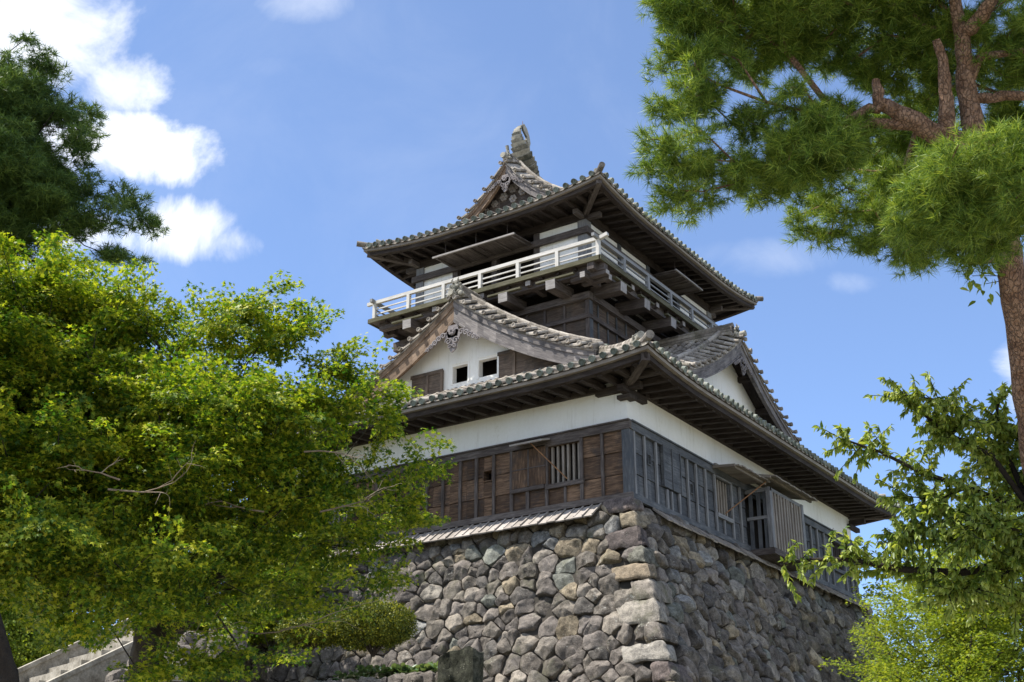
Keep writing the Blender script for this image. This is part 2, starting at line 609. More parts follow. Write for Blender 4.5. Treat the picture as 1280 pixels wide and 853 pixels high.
def frame_at(P, u, d):
    e = .01
    p = P(u, d)
    du = nrm(P(u + e, d) - P(u - e, d))
    dd = nrm(P(u, d + e) - P(u, d - e))
    n = nrm(np.cross(du, dd))
    if n[2] < 0:
        n = -n
    return p, du, dd, n


def rolls(mb, P, us, dr, r=.072, step=.3, seg=6, end=True, emi=1):
    """round cover tiles running up the slope from the eave, each course slightly tapered"""
    for u in us:
        d0, d1 = dr(u)
        if d1 - d0 < .12:
            continue
        k = max(1, int(round((d1 - d0) / step)))
        ju = (random.random() - .5) * .026
        for j in range(k):
            a, b = d0 + (d1 - d0) * j / k, d0 + (d1 - d0) * (j + 1) / k
            vs = []
            for d, rad, lift in ((a, r * 1.06, .006), (b + .01, r * .93, -.004)):
                p, du, dd, n = frame_at(P, u + ju, d)
                jj = (random.random() - .5) * .008
                for s in range(seg + 1):
                    t = math.pi * s / seg
                    vs.append(p + du * (math.cos(t) * rad + jj) + n * (math.sin(t) * rad * 1.05 + lift))
            m = seg + 1
            fs = [(s, s + 1, m + s + 1, m + s) for s in range(seg)]
            fs.append(tuple(range(seg, -1, -1)))
            mb.add(vs, fs, tuple(dd))
        if end:
            p, du, dd, n = frame_at(P, u + ju, d0)
            c = p + n * .012
            R2 = r * random.uniform(1.0, 1.13)
            c = c + n * random.uniform(-.01, .012) - dd * random.uniform(0, .03)
            vs = []
            for off in (-.045, .03):
                for s in range(12):
                    t = 2 * math.pi * s / 12
                    vs.append(c + dd * off + du * math.cos(t) * R2 + n * math.sin(t) * R2)
            vs += [c - dd * .045 + du * math.cos(2 * math.pi * s / 12) * R2 * .74 + n * math.sin(2 * math.pi * s / 12) * R2 * .74 for s in range(12)]
            vs += [c - dd * .03 + du * math.cos(2 * math.pi * s / 12) * R2 * .70 + n * math.sin(2 * math.pi * s / 12) * R2 * .70 for s in range(12)]
            fs = [(s, (s + 1) % 12, 12 + (s + 1) % 12, 12 + s) for s in range(12)]
            fs += [(s, 24 + s, 24 + (s + 1) % 12, (s + 1) % 12) for s in range(12)]
            fs += [(24 + s, 36 + s, 36 + (s + 1) % 12, 24 + (s + 1) % 12) for s in range(12)]
            fs += [tuple(range(47, 35, -1))]
            mb.add(vs, fs, tuple(dd), mi=emi)


def pans(mb, P, us, dr, step=.3, sag=.035, eave=True):
    """flat pan tiles between the rolls, lapped course over course"""
    for i in range(len(us) - 1):
        ua, ub = us[i], us[i + 1]
        (a0, a1), (b0, b1) = dr(ua), dr(ub)
        d0, d1 = max(a0, b0), max(a1, b1)
        if min(a1, b1) - d0 < .03 and d1 - d0 < .1:
            continue
        k = max(1, int(round((d1 - d0) / step)))
        for j in range(k):
            a, b = d0 + (d1 - d0) * j / k, d0 + (d1 - d0) * (j + 1) / k
            rows = []
            for d, lift in ((a, .022), (b, -.008)):
                row = []
                for q in range(4):
                    t = q / 3
                    u = ua + (ub - ua) * t
                    lim = a1 + (b1 - a1) * t
                    p, du, dd, n = frame_at(P, u, min(d, max(lim, d0 + .01)))
                    row.append(p + n * (lift - sag * math.sin(math.pi * t)))
                rows.append(row)
            low = [p - np.array([0, 0, .035]) for p in rows[0]]
            vs = low + rows[0] + rows[1]
            fs = [(q, q + 1, q + 5, q + 4) for q in range(3)] + [(q + 4, q + 5, q + 9, q + 8) for q in range(3)]
            mb.add(vs, fs, tuple(dd))
            if j == 0 and eave:
                lip = [p - np.array([0, 0, .07]) for p in rows[0]]
                bk = [p - np.array([0, 0, .07]) + dd * .05 for p in rows[0]]
                mb.add(lip + rows[0] + bk, [(q, q + 1, q + 5, q + 4) for q in range(3)] + [(q + 8, q + 9, q + 1, q) for q in range(3)], tuple(dd))


def band(mb, S, L, d0, d1, z0, z1, n=28, u_in=True):
    """a board that follows the eave: between insets d0 (outer) and d1 (inner), offsets z1 (top) and z0 (bottom)"""
    secs = []
    for i in range(n + 1):
        t = i / n
        sec = []
        for d, z in ((d0, z1), (d0, z0), (d1, z0), (d1, z1)):
            u = d + (L - 2 * d) * t
            p = S(u, 0)
            q = S(u, d)
            sec.append(np.array([q[0], q[1], p[2] + z]))
        secs.append(sec)
    vs = [p for s in secs for p in s]
    fs = []
    for i in range(n):
        for k in range(4):
            fs.append((i * 4 + k, i * 4 + (k + 1) % 4, i * 4 + 4 + (k + 1) % 4, i * 4 + 4 + k))
    fs += [(0, 1, 2, 3), (n * 4 + 3, n * 4 + 2, n * 4 + 1, n * 4)]
    mb.add(vs, fs, tuple(nrm(secs[-1][0] - secs[0][0])))


class HipRoof:
    def __init__(s, x0, x1, y0, y1, f, lift, LL):
        s.x0, s.x1, s.y0, s.y1, s.f, s.lift, s.LL = x0, x1, y0, y1, f, lift, LL

    def length(s, face):
        return (s.x1 - s.x0) if face in 'FB' else (s.y1 - s.y0)

    def P(s, face):
        Ln = s.length(face)

        def fn(u, d):
            c = max(-.05, min(u, Ln - u))
            z = s.f(max(d, -.1)) + s.lift * max(0, 1 - c / s.LL) ** 2 * max(0, 1 - d / s.LL)
            if face == 'F':
                return np.array([s.x0 + u, s.y0 + d, z])
            if face == 'B':
                return np.array([s.x0 + u, s.y1 - d, z])
            if face == 'R':
                return np.array([s.x1 - d, s.y0 + u, z])
            return np.array([s.x0 + d, s.y0 + u, z])
        return fn


def spaced(L, step, m0=None):
    k = int(round((L - 2 * (m0 or 0)) / step))
    return [(m0 or 0) + (L - 2 * (m0 or 0)) * i / k for i in range(k + 1)]


def ridge_roll(mb, pts, w, h, r, side, course=.33, mi=0):
    """stacked ridge: layered courses of flat tiles with a round roll on top; pts = foot line"""
    P = [np.array(p, float) for p in pts]
    z = np.array([0, 0, 1.])
    for lay in range(3):
        hw = w / 2 * (1.12 - .1 * lay)
        b, t = h * lay / 3, h * (lay + .82) / 3
        for i in range(len(P) - 1):
            a = nrm(P[i + 1] - P[i])
            sd = nrm(np.cross(a, z))
            vs = [q + sd * s_ * hw + z * zz for q in (P[i], P[i + 1]) for zz in (b, t) for s_ in (-1, 1)]
            mb.add(vs, [(0, 2, 3, 1), (4, 5, 7, 6), (0, 1, 5, 4), (2, 6, 7, 3), (0, 4, 6, 2), (1, 3, 7, 5)], tuple(a), mi)
    # top roll in segments
    Ls = [0]
    for i in range(len(P) - 1):
        Ls.append(Ls[-1] + np.linalg.norm(P[i + 1] - P[i]))
    T = Ls[-1]
    k = max(1, int(round(T / course)))

    def pos(s_):
        s_ = min(max(s_, 0), T)
        for i in range(len(P) - 1):
            if s_ <= Ls[i + 1] + 1e-9:
                q = (s_ - Ls[i]) / (Ls[i + 1] - Ls[i])
                return P[i] + (P[i + 1] - P[i]) * q
        return P[-1]
    for j in range(k):
        mb.tube([pos(T * j / k) + z * (h + r * .2), pos(T * (j + 1) / k + .01) + z * (h + r * .2)], [r * 1.07, r * .92], n=10, side=side, mi=mi)


def oni(mb, base, out, s, horn=True, mi=0):
    """ridge-end ornament: scrolled plaque with a boss, cheeks and horns; faces along out"""
    out = nrm(np.array(out, float))
    up = np.array([0, 0, 1.])
    rt = np.cross(out, up)
    B = np.array(base, float)

    def q(a, b, c=0):
        return B + rt * a * s + up * b * s + out * c * s
    half = [(.36, 0), (.47, .06), (.46, .17), (.34, .22), (.30, .34), (.33, .50), (.27, .62), (.17, .66), (.12, .76), (0, .82)]
    outl = [(a, b) for a, b in half] + [(-a, b) for a, b in half[-2::-1]]
    mb.prism([q(a, b, .06) for a, b in outl], out, .13 * s, (0, 0, 1), mi)

    def lump(a, b, c, r, fl=.6):
        pts, rad = [], []
        for i in range(6):
            t = math.pi * i / 5
            pts.append(q(a, b, c - math.cos(t) * r * fl))
            rad.append(max(.004, math.sin(t) * r * s))
        mb.tube(pts, rad, n=9, cap=False, mi=mi)
    lump(0, .42, .09, .17)
    lump(0, .30, .14, .09)
    for sg in (-1, 1):
        lump(sg * .15, .50, .11, .08)
        lump(sg * .30, .12, .09, .13)
        lump(sg * .20, .22, .10, .10)
        lump(sg * .25, .58, .04, .08)
        if horn:
            mb.tube([q(sg * .10, .68, .06), q(sg * .17, .82, .09), q(sg * .15, .96, .02)], [.06 * s, .045 * s, .012 * s], n=7, mi=mi)


def spiral(c, rt, up, r0, turns, sg, k=16):
    pts = []
    for i in range(k + 1):
        t = i / k
        a = t * turns * 2 * math.pi
        r = r0 * (1 - t * .82)
        pts.append(c + rt * sg * math.cos(a) * r + up * math.sin(a) * r)
    return pts


def pendant(mb, top, rt, up, out, s):
    """carved gable pendant: round boss, three-lobed body, scrolling tendrils on both sides"""
    T, rt, up, out = [np.array(v, float) for v in (top, rt, up, out)]

    def q(a, b, c=0):
        return T + rt * a * s + up * b * s + out * c * s
    body = []
    for i in range(40):
        t = 2 * math.pi * i / 40
        r = .36 + .085 * math.cos(3 * (t - math.pi / 2 - math.pi / 3)) + .02 * math.cos(9 * t)
        body.append(q(math.cos(t) * r * .86, -.62 + math.sin(t) * r * 1.15))
    mb.prism(body, out, .06 * s)
    mb.prism([q(a, b) for a, b in ((-.20, -.05), (.20, -.05), (.27, -.3), (.22, -.55), (-.22, -.55), (-.27, -.3))], out, .055 * s)
    mb.tube([q(0, -.33, -.02), q(0, -.33, .07)], .15 * s, n=14)
    for i in range(6):
        t = i * math.pi / 3
        mb.tube([q(math.cos(t) * .09, -.33 + math.sin(t) * .09, .06), q(math.cos(t) * .09, -.33 + math.sin(t) * .09, .095)], .045 * s, n=7)
    for sg in (-1, 1):
        mb.tube(spiral(q(sg * .17, -.70, .03), rt, up, .15 * s, 1.3, sg), .028 * s, n=5)
        mb.tube(spiral(q(sg * .10, -.92, .03), rt, up, .10 * s, 1.2, -sg), .024 * s, n=5)
        for (a, b, r) in ((.42, -.42, .13), (.62, -.50, .12), (.80, -.62, .12), (.98, -.74, .10), (1.14, -.84, .08)):
            mb.tube(spiral(q(sg * a, b, .02), rt, up, r * s, 1.25, sg), .03 * s, n=5)
            mb.tube([q(sg * (a - .14), b + .07, .0), q(sg * a, b + .10, .0), q(sg * (a + .14), b - .03, .0)], [.03 * s, .045 * s, .02 * s], n=5)


# ================================================================ THE KEEP
MX, MY, AX, BY = -5.823, 7.27, 11.75, 14.54
keep = empty('castle_keep', (MX, MY, 0))
tag(keep, 'three-storey castle keep of white plaster and weathered timber on the high stone wall', 'castle keep')


def part(mb, name, mat, parent=keep, smooth=None, label=None):
    o = mb.build(name, mat, parent, smooth)
    if label:
        o['label'] = label
    return o


ONI = [M['ornament']]
TM = [M['tile'], M['tile_end']]

# ---------- lower storey: plaster band, board walls, windows
mb = MB()
mb.box(-AX, 0, .0, .22, 1.75, 2.95)
mb.box(-.22, 0, .22, BY, 1.75, 2.95)
mb.box(-AX, -AX + .22, .22, BY, 1.75, 2.95)
mb.box(-AX + .22, -.22, BY - .22, BY, 1.75, 2.95)
part(mb, 'plaster_wall', M['plaster'])


def board_face(face, name, mat, length, holes, seams_z, board_step=.52, th=.05):
    """horizontal boards of one wall; real openings left where the windows are"""
    mb = MB()
    xs = sorted(set([0, length] + [h[0] for h in holes] + [h[1] for h in holes]))
    fine = []
    for a, b in zip(xs[:-1], xs[1:]):
        k = max(1, int(round((b - a) / board_step)))
        fine += [a + (b - a) * i / k for i in range(k)]
    fine.append(length)
    for a, b in zip(fine[:-1], fine[1:]):
        zs = sorted(set(seams_z + [z for h in holes for z in h[2:] if h[0] < b - .01 and h[1] > a + .01]))
        for z0, z1 in zip(zs[:-1], zs[1:]):
            mid = ((a + b) / 2, (z0 + z1) / 2)
            if any(h[0] < mid[0] < h[1] and h[2] < mid[1] < h[3] for h in holes):
                continue
            o = .022 + random.random() * .008                 # lapped boards: the foot stands proud
            ot = .002 + random.random() * .006
            za, zc = z0 + random.uniform(.001, .012), z1 - random.uniform(.001, .008)
            sk = random.uniform(-.008, .008)
            if face == 'F':
                vs = [(-b + .002, th, za), (-a - .002, th, za), (-b + .002, -o, za + sk), (-a - .002, -o, za - sk), (-b + .002, th, zc), (-a - .002, th, zc), (-b + .002, -ot, zc), (-a - .002, -ot, zc)]
                ax_ = (1, 0, 0)
            else:
                vs = [(-th, a + .002, za), (-th, b - .002, za), (o, a + .002, za + sk), (o, b - .002, za - sk), (-th, a + .002, zc), (-th, b - .002, zc), (ot, a + .002, zc), (ot, b - .002, zc)]
                ax_ = (0, 1, 0)
            mb.add(vs, [(0, 2, 3, 1), (4, 5, 7, 6), (0, 1, 5, 4), (2, 6, 7, 3), (0, 4, 6, 2), (1, 3, 7, 5)], ax_)
    return part(mb, name, mat)


Z0, Z1 = .10, 1.62
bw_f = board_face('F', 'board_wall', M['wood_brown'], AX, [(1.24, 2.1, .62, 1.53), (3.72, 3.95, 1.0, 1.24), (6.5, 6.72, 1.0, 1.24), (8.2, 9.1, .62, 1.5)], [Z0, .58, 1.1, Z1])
bw_f['label'] = 'reddish brown horizontal boards on the sunny front wall'
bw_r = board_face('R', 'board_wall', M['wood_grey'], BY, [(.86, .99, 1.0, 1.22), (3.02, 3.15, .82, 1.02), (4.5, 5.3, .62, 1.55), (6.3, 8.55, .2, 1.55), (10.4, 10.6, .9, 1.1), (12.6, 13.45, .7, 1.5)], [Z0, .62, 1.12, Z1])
bw_r['label'] = 'weathered boards on the shaded side wall, sky light painted into their blue-grey'
mb = MB()
mb.box(-AX, -AX + .1, .05, BY, .1, 1.62)
mb.box(-AX, 0, BY - .05, BY, .1, 1.62)
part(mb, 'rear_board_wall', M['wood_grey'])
# dark room behind the openings
mb = MB()
mb.box(-AX + .4, -.45, .45, .5, .1, 2.9)
mb.box(-.5, -.45, .5, BY - .4, .1, 2.9)
mb.box(-AX + .1, -.1, .06, BY - .06, .0, .06)
part(mb, 'dark_inner_wall', M['interior'])
# beams above and below the boards, corner post
mb = MB()
mb.box(-AX - .06, .10, -.09, .0, 1.60, 1.78)
mb.box(-AX - .05, .09, -.13, .0, 1.785, 1.82)
mb.box(-AX - .06, .10, -.085, .0, -.02, .12)
part(mb, 'rail_beam', M['wood_beam'], bw_f)
mb = MB()
mb.box(.0, .09, .003, BY + .06, 1.60, 1.78)
mb.box(.0, .13, .003, BY + .06, 1.785, 1.82)
mb.box(.0, .085, .003, BY + .06, -.02, .12)
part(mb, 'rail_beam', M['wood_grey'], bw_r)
mb = MB()
mb.box(-.13, .065, -.065, .13, .12, 1.60, (0, 0, 1))
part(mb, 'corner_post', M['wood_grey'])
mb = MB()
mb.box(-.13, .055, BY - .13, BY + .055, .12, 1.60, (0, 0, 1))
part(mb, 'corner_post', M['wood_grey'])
for x in [.65, 1.2, 2.15, 2.68, 3.13, 3.64, 4.15, 4.63, 5.15, 5.65, 6.15, 6.75, 7.25, 7.7, 8.15, 9.15, 9.7, 10.2, 10.7, 11.2]:
    top, bot = 1.60, .12
    if 2.5 < x < 3.0:
        top = .6
    mb = MB()
    w = .035 + random.random() * .006
    mb.box(-x - w, -x + w, -.075, -.031, bot, top, (0, 0, 1))
    part(mb, 'batten', M['wood_beam'], bw_f)
mb = MB()
for x in (1.65,):
    mb.box(-x - .03, -x + .03, -.07, -.031, .12, .5, (0, 0, 1))
part(mb, 'batten', M['wood_beam'], bw_f)
for y in [.16, .66, 1.22, 1.72, 2.35, 2.85, 3.32, 3.85, 4.38, 5.38, 5.9, 8.85, 9.35, 9.85, 10.35, 10.85, 11.35, 11.9, 12.45, 13.55, 14.05]:
    mb = MB()
    w = .035 + random.random() * .006
    top = .58 if 1.6 < y < 1.8 else 1.60
    mb.box(.031, .078, y - w, y + w, .12, top, (0, 0, 1))
    part(mb, 'batten', M['batten_grey'], bw_r)
mb = MB()
mb.box(.031, .072, 1.93, 1.99, .12, .58, (0, 0, 1))
part(mb, 'batten', M['batten_grey'], bw_r)
for y in (4.85,):
    mb = MB()
    mb.box(.031, .072, y - .03, y + .03, .12, .52, (0, 0, 1))
    part(mb, 'batten', M['batten_grey'], bw_r)


def window(face, a, b, z0, z1, nb, mat_f, mat_b, back=None):
    """barred window: frame on the wall, bars set in the opening"""
    def bx(m, u0, u1, o0, o1, c0, c1, ax=None):
        if face == 'F':
            m.box(-u1, -u0, -o1, -o0, c0, c1, ax)
        else:
            m.box(o0, o1, u0, u1, c0, c1, ax)
    m = MB()
    bx(m, a - .1, b + .05, .032, .10, z0 - .11, z0 - .005)
    bx(m, a - .02, b + .04, .032, .09, z1 + .005, z1 + .075)
    w = part(m, 'window', mat_f)
    for i in range(nb):
        u = a + (b - a) * (i + .5) / nb
        m = MB()
        hw = (b - a) / nb * .19
        bx(m, u - hw, u + hw, -.08, -.02 + random.random() * .02, z0, z1, (0, 0, 1))
        part(m, 'bar', mat_b, w)
    return w


w1 = window('F', 1.24, 2.1, .62, 1.53, 6, M['wood_beam'], M['wood_pale'])
w2 = window('R', 4.5, 5.3, .62, 1.55, 5, M['batten_grey'], M['wood_pale'])
w3 = window('R', 12.6, 13.45, .7, 1.5, 7, M['wood_grey'], M['wood_dark'])
w4 = window('F', 8.2, 9.1, .62, 1.5, 6, M['wood_beam'], M['wood_end'])
# sill rail running left under the closed shutters
m = MB()
m.box(-3.13, -2.2, -.11, -.034, .55, .64)
part(m, 'sill_rail', M['wood_beam'], w1)
# closed shutters
m = MB()
m.box(-3.09, -2.635, -.092, -.036, .65, 1.56)
m.box(-2.625, -2.16, -.092, -.036, .65, 1.56)
sh = part(m, 'shutter', M['wood_brown'], label='dark closed sliding shutter beside the barred front window')
m = MB()
m.box(-2.65, -2.61, -.108, -.0925, .66, 1.56, (0, 0, 1))
m.box(-3.09, -2.16, -.104, -.0925, 1.08, 1.105, (1, 0, 0))
part(m, 'shutter_rail', M['wood_beam'], sh)
m = MB()
for k in range(5):
    m.box(.036, .088 + .004 * (k % 2), 1.5, 2.42, .62 + k * .2, .815 + k * .2, (0, 1, 0))
sh = part(m, 'shutter', M['wood_grey'], label='grey planked shutter hung on the side wall')
m = MB()
for y in (1.5, 1.95, 2.39):
    m.box(.094, .112, y, y + .035, .62, 1.62, (0, 0, 1))
part(m, 'shutter_rail', M['wood_grey'], sh)
# small framed loopholes
for (face, u, z) in (('F', 3.835, 1.12), ('F', 6.61, 1.12), ('R', .925, 1.11), ('R', 3.085, .92), ('R', 10.5, 1.0)):
    m = MB()
    hw = .115 if face == 'F' else .065
    hz = .12 if face == 'F' else .11
    for (a0, a1, c0, c1) in ((-hw - .02, -hw, -hz, hz), (hw, hw + .02, -hz, hz), (-hw - .02, hw + .02, hz, hz + .02), (-hw - .02, hw + .02, -hz - .02, -hz)):
        if face == 'F':
            m.box(-u + a0, -u + a1, -.045, .2, z + c0, z + c1)
        else:
            m.box(-.2, .045, u + a0, u + a1, z + c0, z + c1)
    part(m, 'loophole', M['wood_brown'] if face == 'F' else M['wood_grey'])
# propped shutter above the front window, seen edge on, and its rod
m = MB()
m.beam((-2.45, -.13, 1.70), (-2.45, -.50, 1.585), .9, .04, (0, 0, 1))
sh = part(m, 'propped_shutter', M['wood_end'], label='bleached shutter board propped open over the barred front window')
m = MB()
m.beam((-2.38, -.38, 1.59), (-1.55, -.12, .66), .027, .024)
part(m, 'prop_rod', M['iron'], sh)

# ---------- projecting latticed bay on the side wall, with plank canopies
m = MB()
m.box(-.1, .78, 6.25, 8.62, -.16, -.03, (0, 1, 0))
m.box(-.1, .74, 6.3, 8.58, -.03, .02, (1, 0, 0))
bay = part(m, 'projecting_bay', M['wood_beam'], label='projecting latticed bay of vertical grey slats on the side wall')
m = MB()
m.box(.62, .74, 6.28, 6.42, .02, 1.62, (0, 0, 1))
m.box(.62, .74, 8.46, 8.60, .02, 1.62, (0, 0, 1))
m.box(.04, .74, 6.30, 6.40, 1.52, 1.62)
m.box(.04, .62, 6.32, 6.38, .80, .88)
m.box(.64, .72, 6.42, 8.46, 1.53, 1.62)
part(m, 'bay_frame', M['batten_grey'], bay)
for i in range(11):
    y = 6.52 + i * .187
    m = MB()
    m.beam((.70, y, .02), (.70 + random.uniform(-.01, .01), y + random.uniform(-.01, .01), 1.53), .10, .04, (1, 0, 0))
    part(m, 'slat', M['wood_pale'], bay)
for i, x in enumerate((.14, .36, .54)):
    m = MB()
    m.beam((x, 6.35, .02), (x + .015, 6.36, 1.52), .10, .035, (0, 1, 0))
    part(m, 'slat', M['wood_grey'], bay)
m = MB()
for x in (.16, .4, .6):
    m.beam((x, 8.54, .02), (x, 8.54, 1.52), .11, .035, (0, 1, 0))
part(m, 'far_slats', M['wood_grey'], bay)


def canopy(y0, y1, zw, ze, out, name, par=keep):
    m = MB()
    k = int((y1 - y0) / .19)
    for i in range(k):
        a = y0 + (y1 - y0) * i / k
        b = y0 + (y1 - y0) * (i + 1) / k
        dz = random.uniform(-.012, .012)
        m.beam((.02, (a + b) / 2, zw + dz), (out + random.uniform(-.03, .03), (a + b) / 2, ze + dz), (b - a) * .97, .03)
    m.beam((.10, y0 - .05, zw - .05), (out - .1, y0 - .05, ze - .02), .06, .07)
    m.beam((out * .8, y0, ze + (zw - ze) * .2 - .05), (out * .8, y1, ze + (zw - ze) * .2 - .05), .06, .06)
    m.box(.09, .16, y0, y1, zw - .02, zw + .06)
    return part(m, name, M['wood_pale'], par)


c1 = canopy(5.95, 8.95, 2.02, 1.78, 1.05, 'canopy')
c2 = canopy(4.3, 6.25, 1.80, 1.72, .80, 'canopy')
m = MB()
m.beam((.72, 6.1, 1.70), (.10, 4.85, .68), .027, .024)
part(m, 'prop_rod', M['iron'], c2)

# ---------- plank skirts over the top of the stone base
for face in 'FR':
    L_ = AX if face == 'F' else BY
    m = MB()
    n_ = int(L_ / .235)
    for i in range(n_):
        a, b = L_ * i / n_, L_ * (i + 1) / n_
        jz = random.uniform(-.012, .012)
        jl = random.uniform(-.02, .02)
        wd = (b - a) - .018
        c = (a + b) / 2
        if c < (.72 if face == 'F' else .95):
            continue
        if face == 'F':
            m.beam((-c, -.04, -.055 + jz), (-c, -.52 - jl, -.41 + jz), wd, .03)
            m.beam((-a, -.05, -.02 + jz), (-a, -.50 - jl, -.36 + jz), .035, .025)
        else:
            m.beam((.04, c, -.055 + jz), (.44 + jl, c, -.36 + jz), wd, .03)
            m.beam((.05, a, -.02 + jz), (.43 + jl, a, -.31 + jz), .035, .025)
    part(m, 'plank_skirt', M['skirt'])

# ---------- lower roof
E1 = 1.27
f1 = lambda d: 2.86 + .38 * d + .035 * d * d
LR = HipRoof(-AX - E1, E1, -E1, BY + E1, f1, .20, 3.2)
TW = (2.984, 4.02)          # half sizes of the tower
TX0, TX1, TY0, TY1 = MX - TW[0], MX + TW[0], MY - TW[1], MY + TW[1]
runs = {'F': TY0 + E1, 'B': BY + E1 - TY1, 'R': E1 - TX1, 'L': TX0 + AX + E1}
m = MB()
for face in 'FRBL':
    P = LR.P(face)
    Ln = LR.length(face)
    dmax = runs[face]
    dr = lambda u, Ln=Ln, dm=dmax: (0, max(0, min(u, Ln - u, dm)))
    us = spaced(Ln, .281)
    rolls(m, P, [u for u in us[1:-1]], dr)
    pans(m, P, us, dr)
lower_roof = m.build('lower_roof', TM, keep)
lower_roof['label'] = 'wide lower tiled roof with a round tile end over every row'
# hip ridges
for (cx, cy, sx, sy) in ((E1, -E1, -1, 1), (-AX - E1, -E1, 1, 1), (E1, BY + E1, -1, -1)):
    m = MB()
    pts = []
    for i in range(15):
        d = .62 + (4.05 - .62) * i / 14
        z = f1(d) + .20 * max(0, 1 - d / 3.2) ** 3
        pts.append((cx + sx * d, cy + sy * d, z + .03))
    ridge_roll(m, pts, .24, .17, .085, (sx, -sy, 0))
    pts = []
    for i in range(4):
        d = -.10 + .72 * i / 3
        z = f1(max(d, 0)) + .20 * max(0, 1 - max(d, 0) / 3.2) ** 3 - (0 if d > 0 else 0) + (.03 if i == 0 else 0)
        pts.append(np.array((cx + sx * d, cy + sy * d, z + .06)))
    m.tube(pts, [.10, .095, .09, .09], n=12)
    hr = m.build('hip_ridge', TM, lower_roof)
    m = MB()
    o_ = nrm(np.array([-sx, -sy, 0.]))
    b_ = np.array([cx + sx * .56, cy + sy * .56, f1(.56) + .14])
    oni(m, b_, o_, .40, horn=False)
    m.tube([b_ + np.array([0, 0, .10]) - o_ * .25, b_ + o_ * .10 + np.array([0, 0, .16]), b_ + o_ * .30 + np.array([0, 0, .17])], [.075, .08, .095], n=12)
    part(m, 'ridge_end_tile', M['ornament'], lower_roof)
# eave boards, soffit, rafters
m = MB()
for face in 'FRBL':
    band(m, LR.P(face), LR.length(face), .035, .15, -.165, -.085)
part(m, 'eave_board', M['wood_pale'], lower_roof)
m = MB()
for face in 'FRBL':
    band(m, LR.P(face), LR.length(face), .13, .30, -.30, -.168)
    band(m, LR.P(face), LR.length(face), .02, .12, -.082, -.045)
part(m, 'eave_beam', M['wood_dark'], lower_roof)
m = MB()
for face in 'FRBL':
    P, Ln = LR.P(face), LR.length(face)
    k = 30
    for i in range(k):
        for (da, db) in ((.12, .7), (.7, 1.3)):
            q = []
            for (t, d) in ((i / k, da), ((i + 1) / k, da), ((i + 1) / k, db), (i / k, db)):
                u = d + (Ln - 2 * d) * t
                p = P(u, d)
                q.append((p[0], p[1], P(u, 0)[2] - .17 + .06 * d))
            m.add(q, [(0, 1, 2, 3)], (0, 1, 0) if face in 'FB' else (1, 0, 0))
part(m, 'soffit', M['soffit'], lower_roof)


def rafters(roof, rp, faces, over, step, wz, w, h, ez, start=None):
    for face in faces:
        P, Ln = roof.P(face), roof.length(face)
        us = spaced(Ln, step, over + .12)
        for u in us:
            p0 = P(u, .22)
            ze = P(u, 0)[2] + ez
            p1 = P(u, over + .1)
            m = MB()
            m.beam((p0[0], p0[1], ze), (p1[0], p1[1], wz), w, h)
            part(m, 'rafter', M['wood_dark'], rp)
        # short jack rafters under the corner
        for k in range(1, int((over) / step) + 1):
            for side in (0, 1):
                u = over + .12 - k * step
                if u < .3:
                    continue
                uu = u if side == 0 else Ln - u
                p0 = P(uu, .22)
                p1 = P(uu, max(.25, u))
                if u - .22 < .1:
                    continue
                zc = P(uu, 0)[2] + ez
                m = MB()
                m.beam((p0[0], p0[1], zc), (p1[0], p1[1], zc + (wz - zc) * (u - .22) / (over - .12)), w, h)
                part(m, 'rafter', M['wood_dark'], rp)


rafters(LR, lower_roof, 'FR', E1, .455, 2.70, .13, .14, -.27)
for (cx, cy, sx, sy) in ((E1, -E1, -1, 1), (-AX - E1, -E1, 1, 1), (E1, BY + E1, -1, -1)):
    m = MB()
    m.beam((cx + sx * .16, cy + sy * .16, 2.80), (cx + sx * 1.45, cy + sy * 1.45, 2.66), .19, .24)
    part(m, 'corner_rafter', M['wood_beam'], lower_roof)
# wall plate with short bracket ends under the near corner
m = MB()
m.box(-.75, .42, -.14, .02, 2.50, 2.66)
m.box(-.02, .14, -.42, .75, 2.40, 2.555)
m.box(-.16, .18, -.18, .16, 2.30, 2.39)
part(m, 'corner_bracket', M['wood_dark'], lower_roof)
m = MB()
m.box(-AX, -.76, -.10, .0, 2.60, 2.72)
m.box(.0, .10, .76, BY, 2.60, 2.72)
part(m, 'wall_plate', M['wood_dark'], lower_roof)
m = MB()
m.box(-.3, .5, BY - .1, BY + .05, 2.36, 2.52)
m.box(-.02, .12, BY - .3, BY + .55, 2.24, 2.37)
part(m, 'corner_bracket', M['wood_dark'], lower_roof)


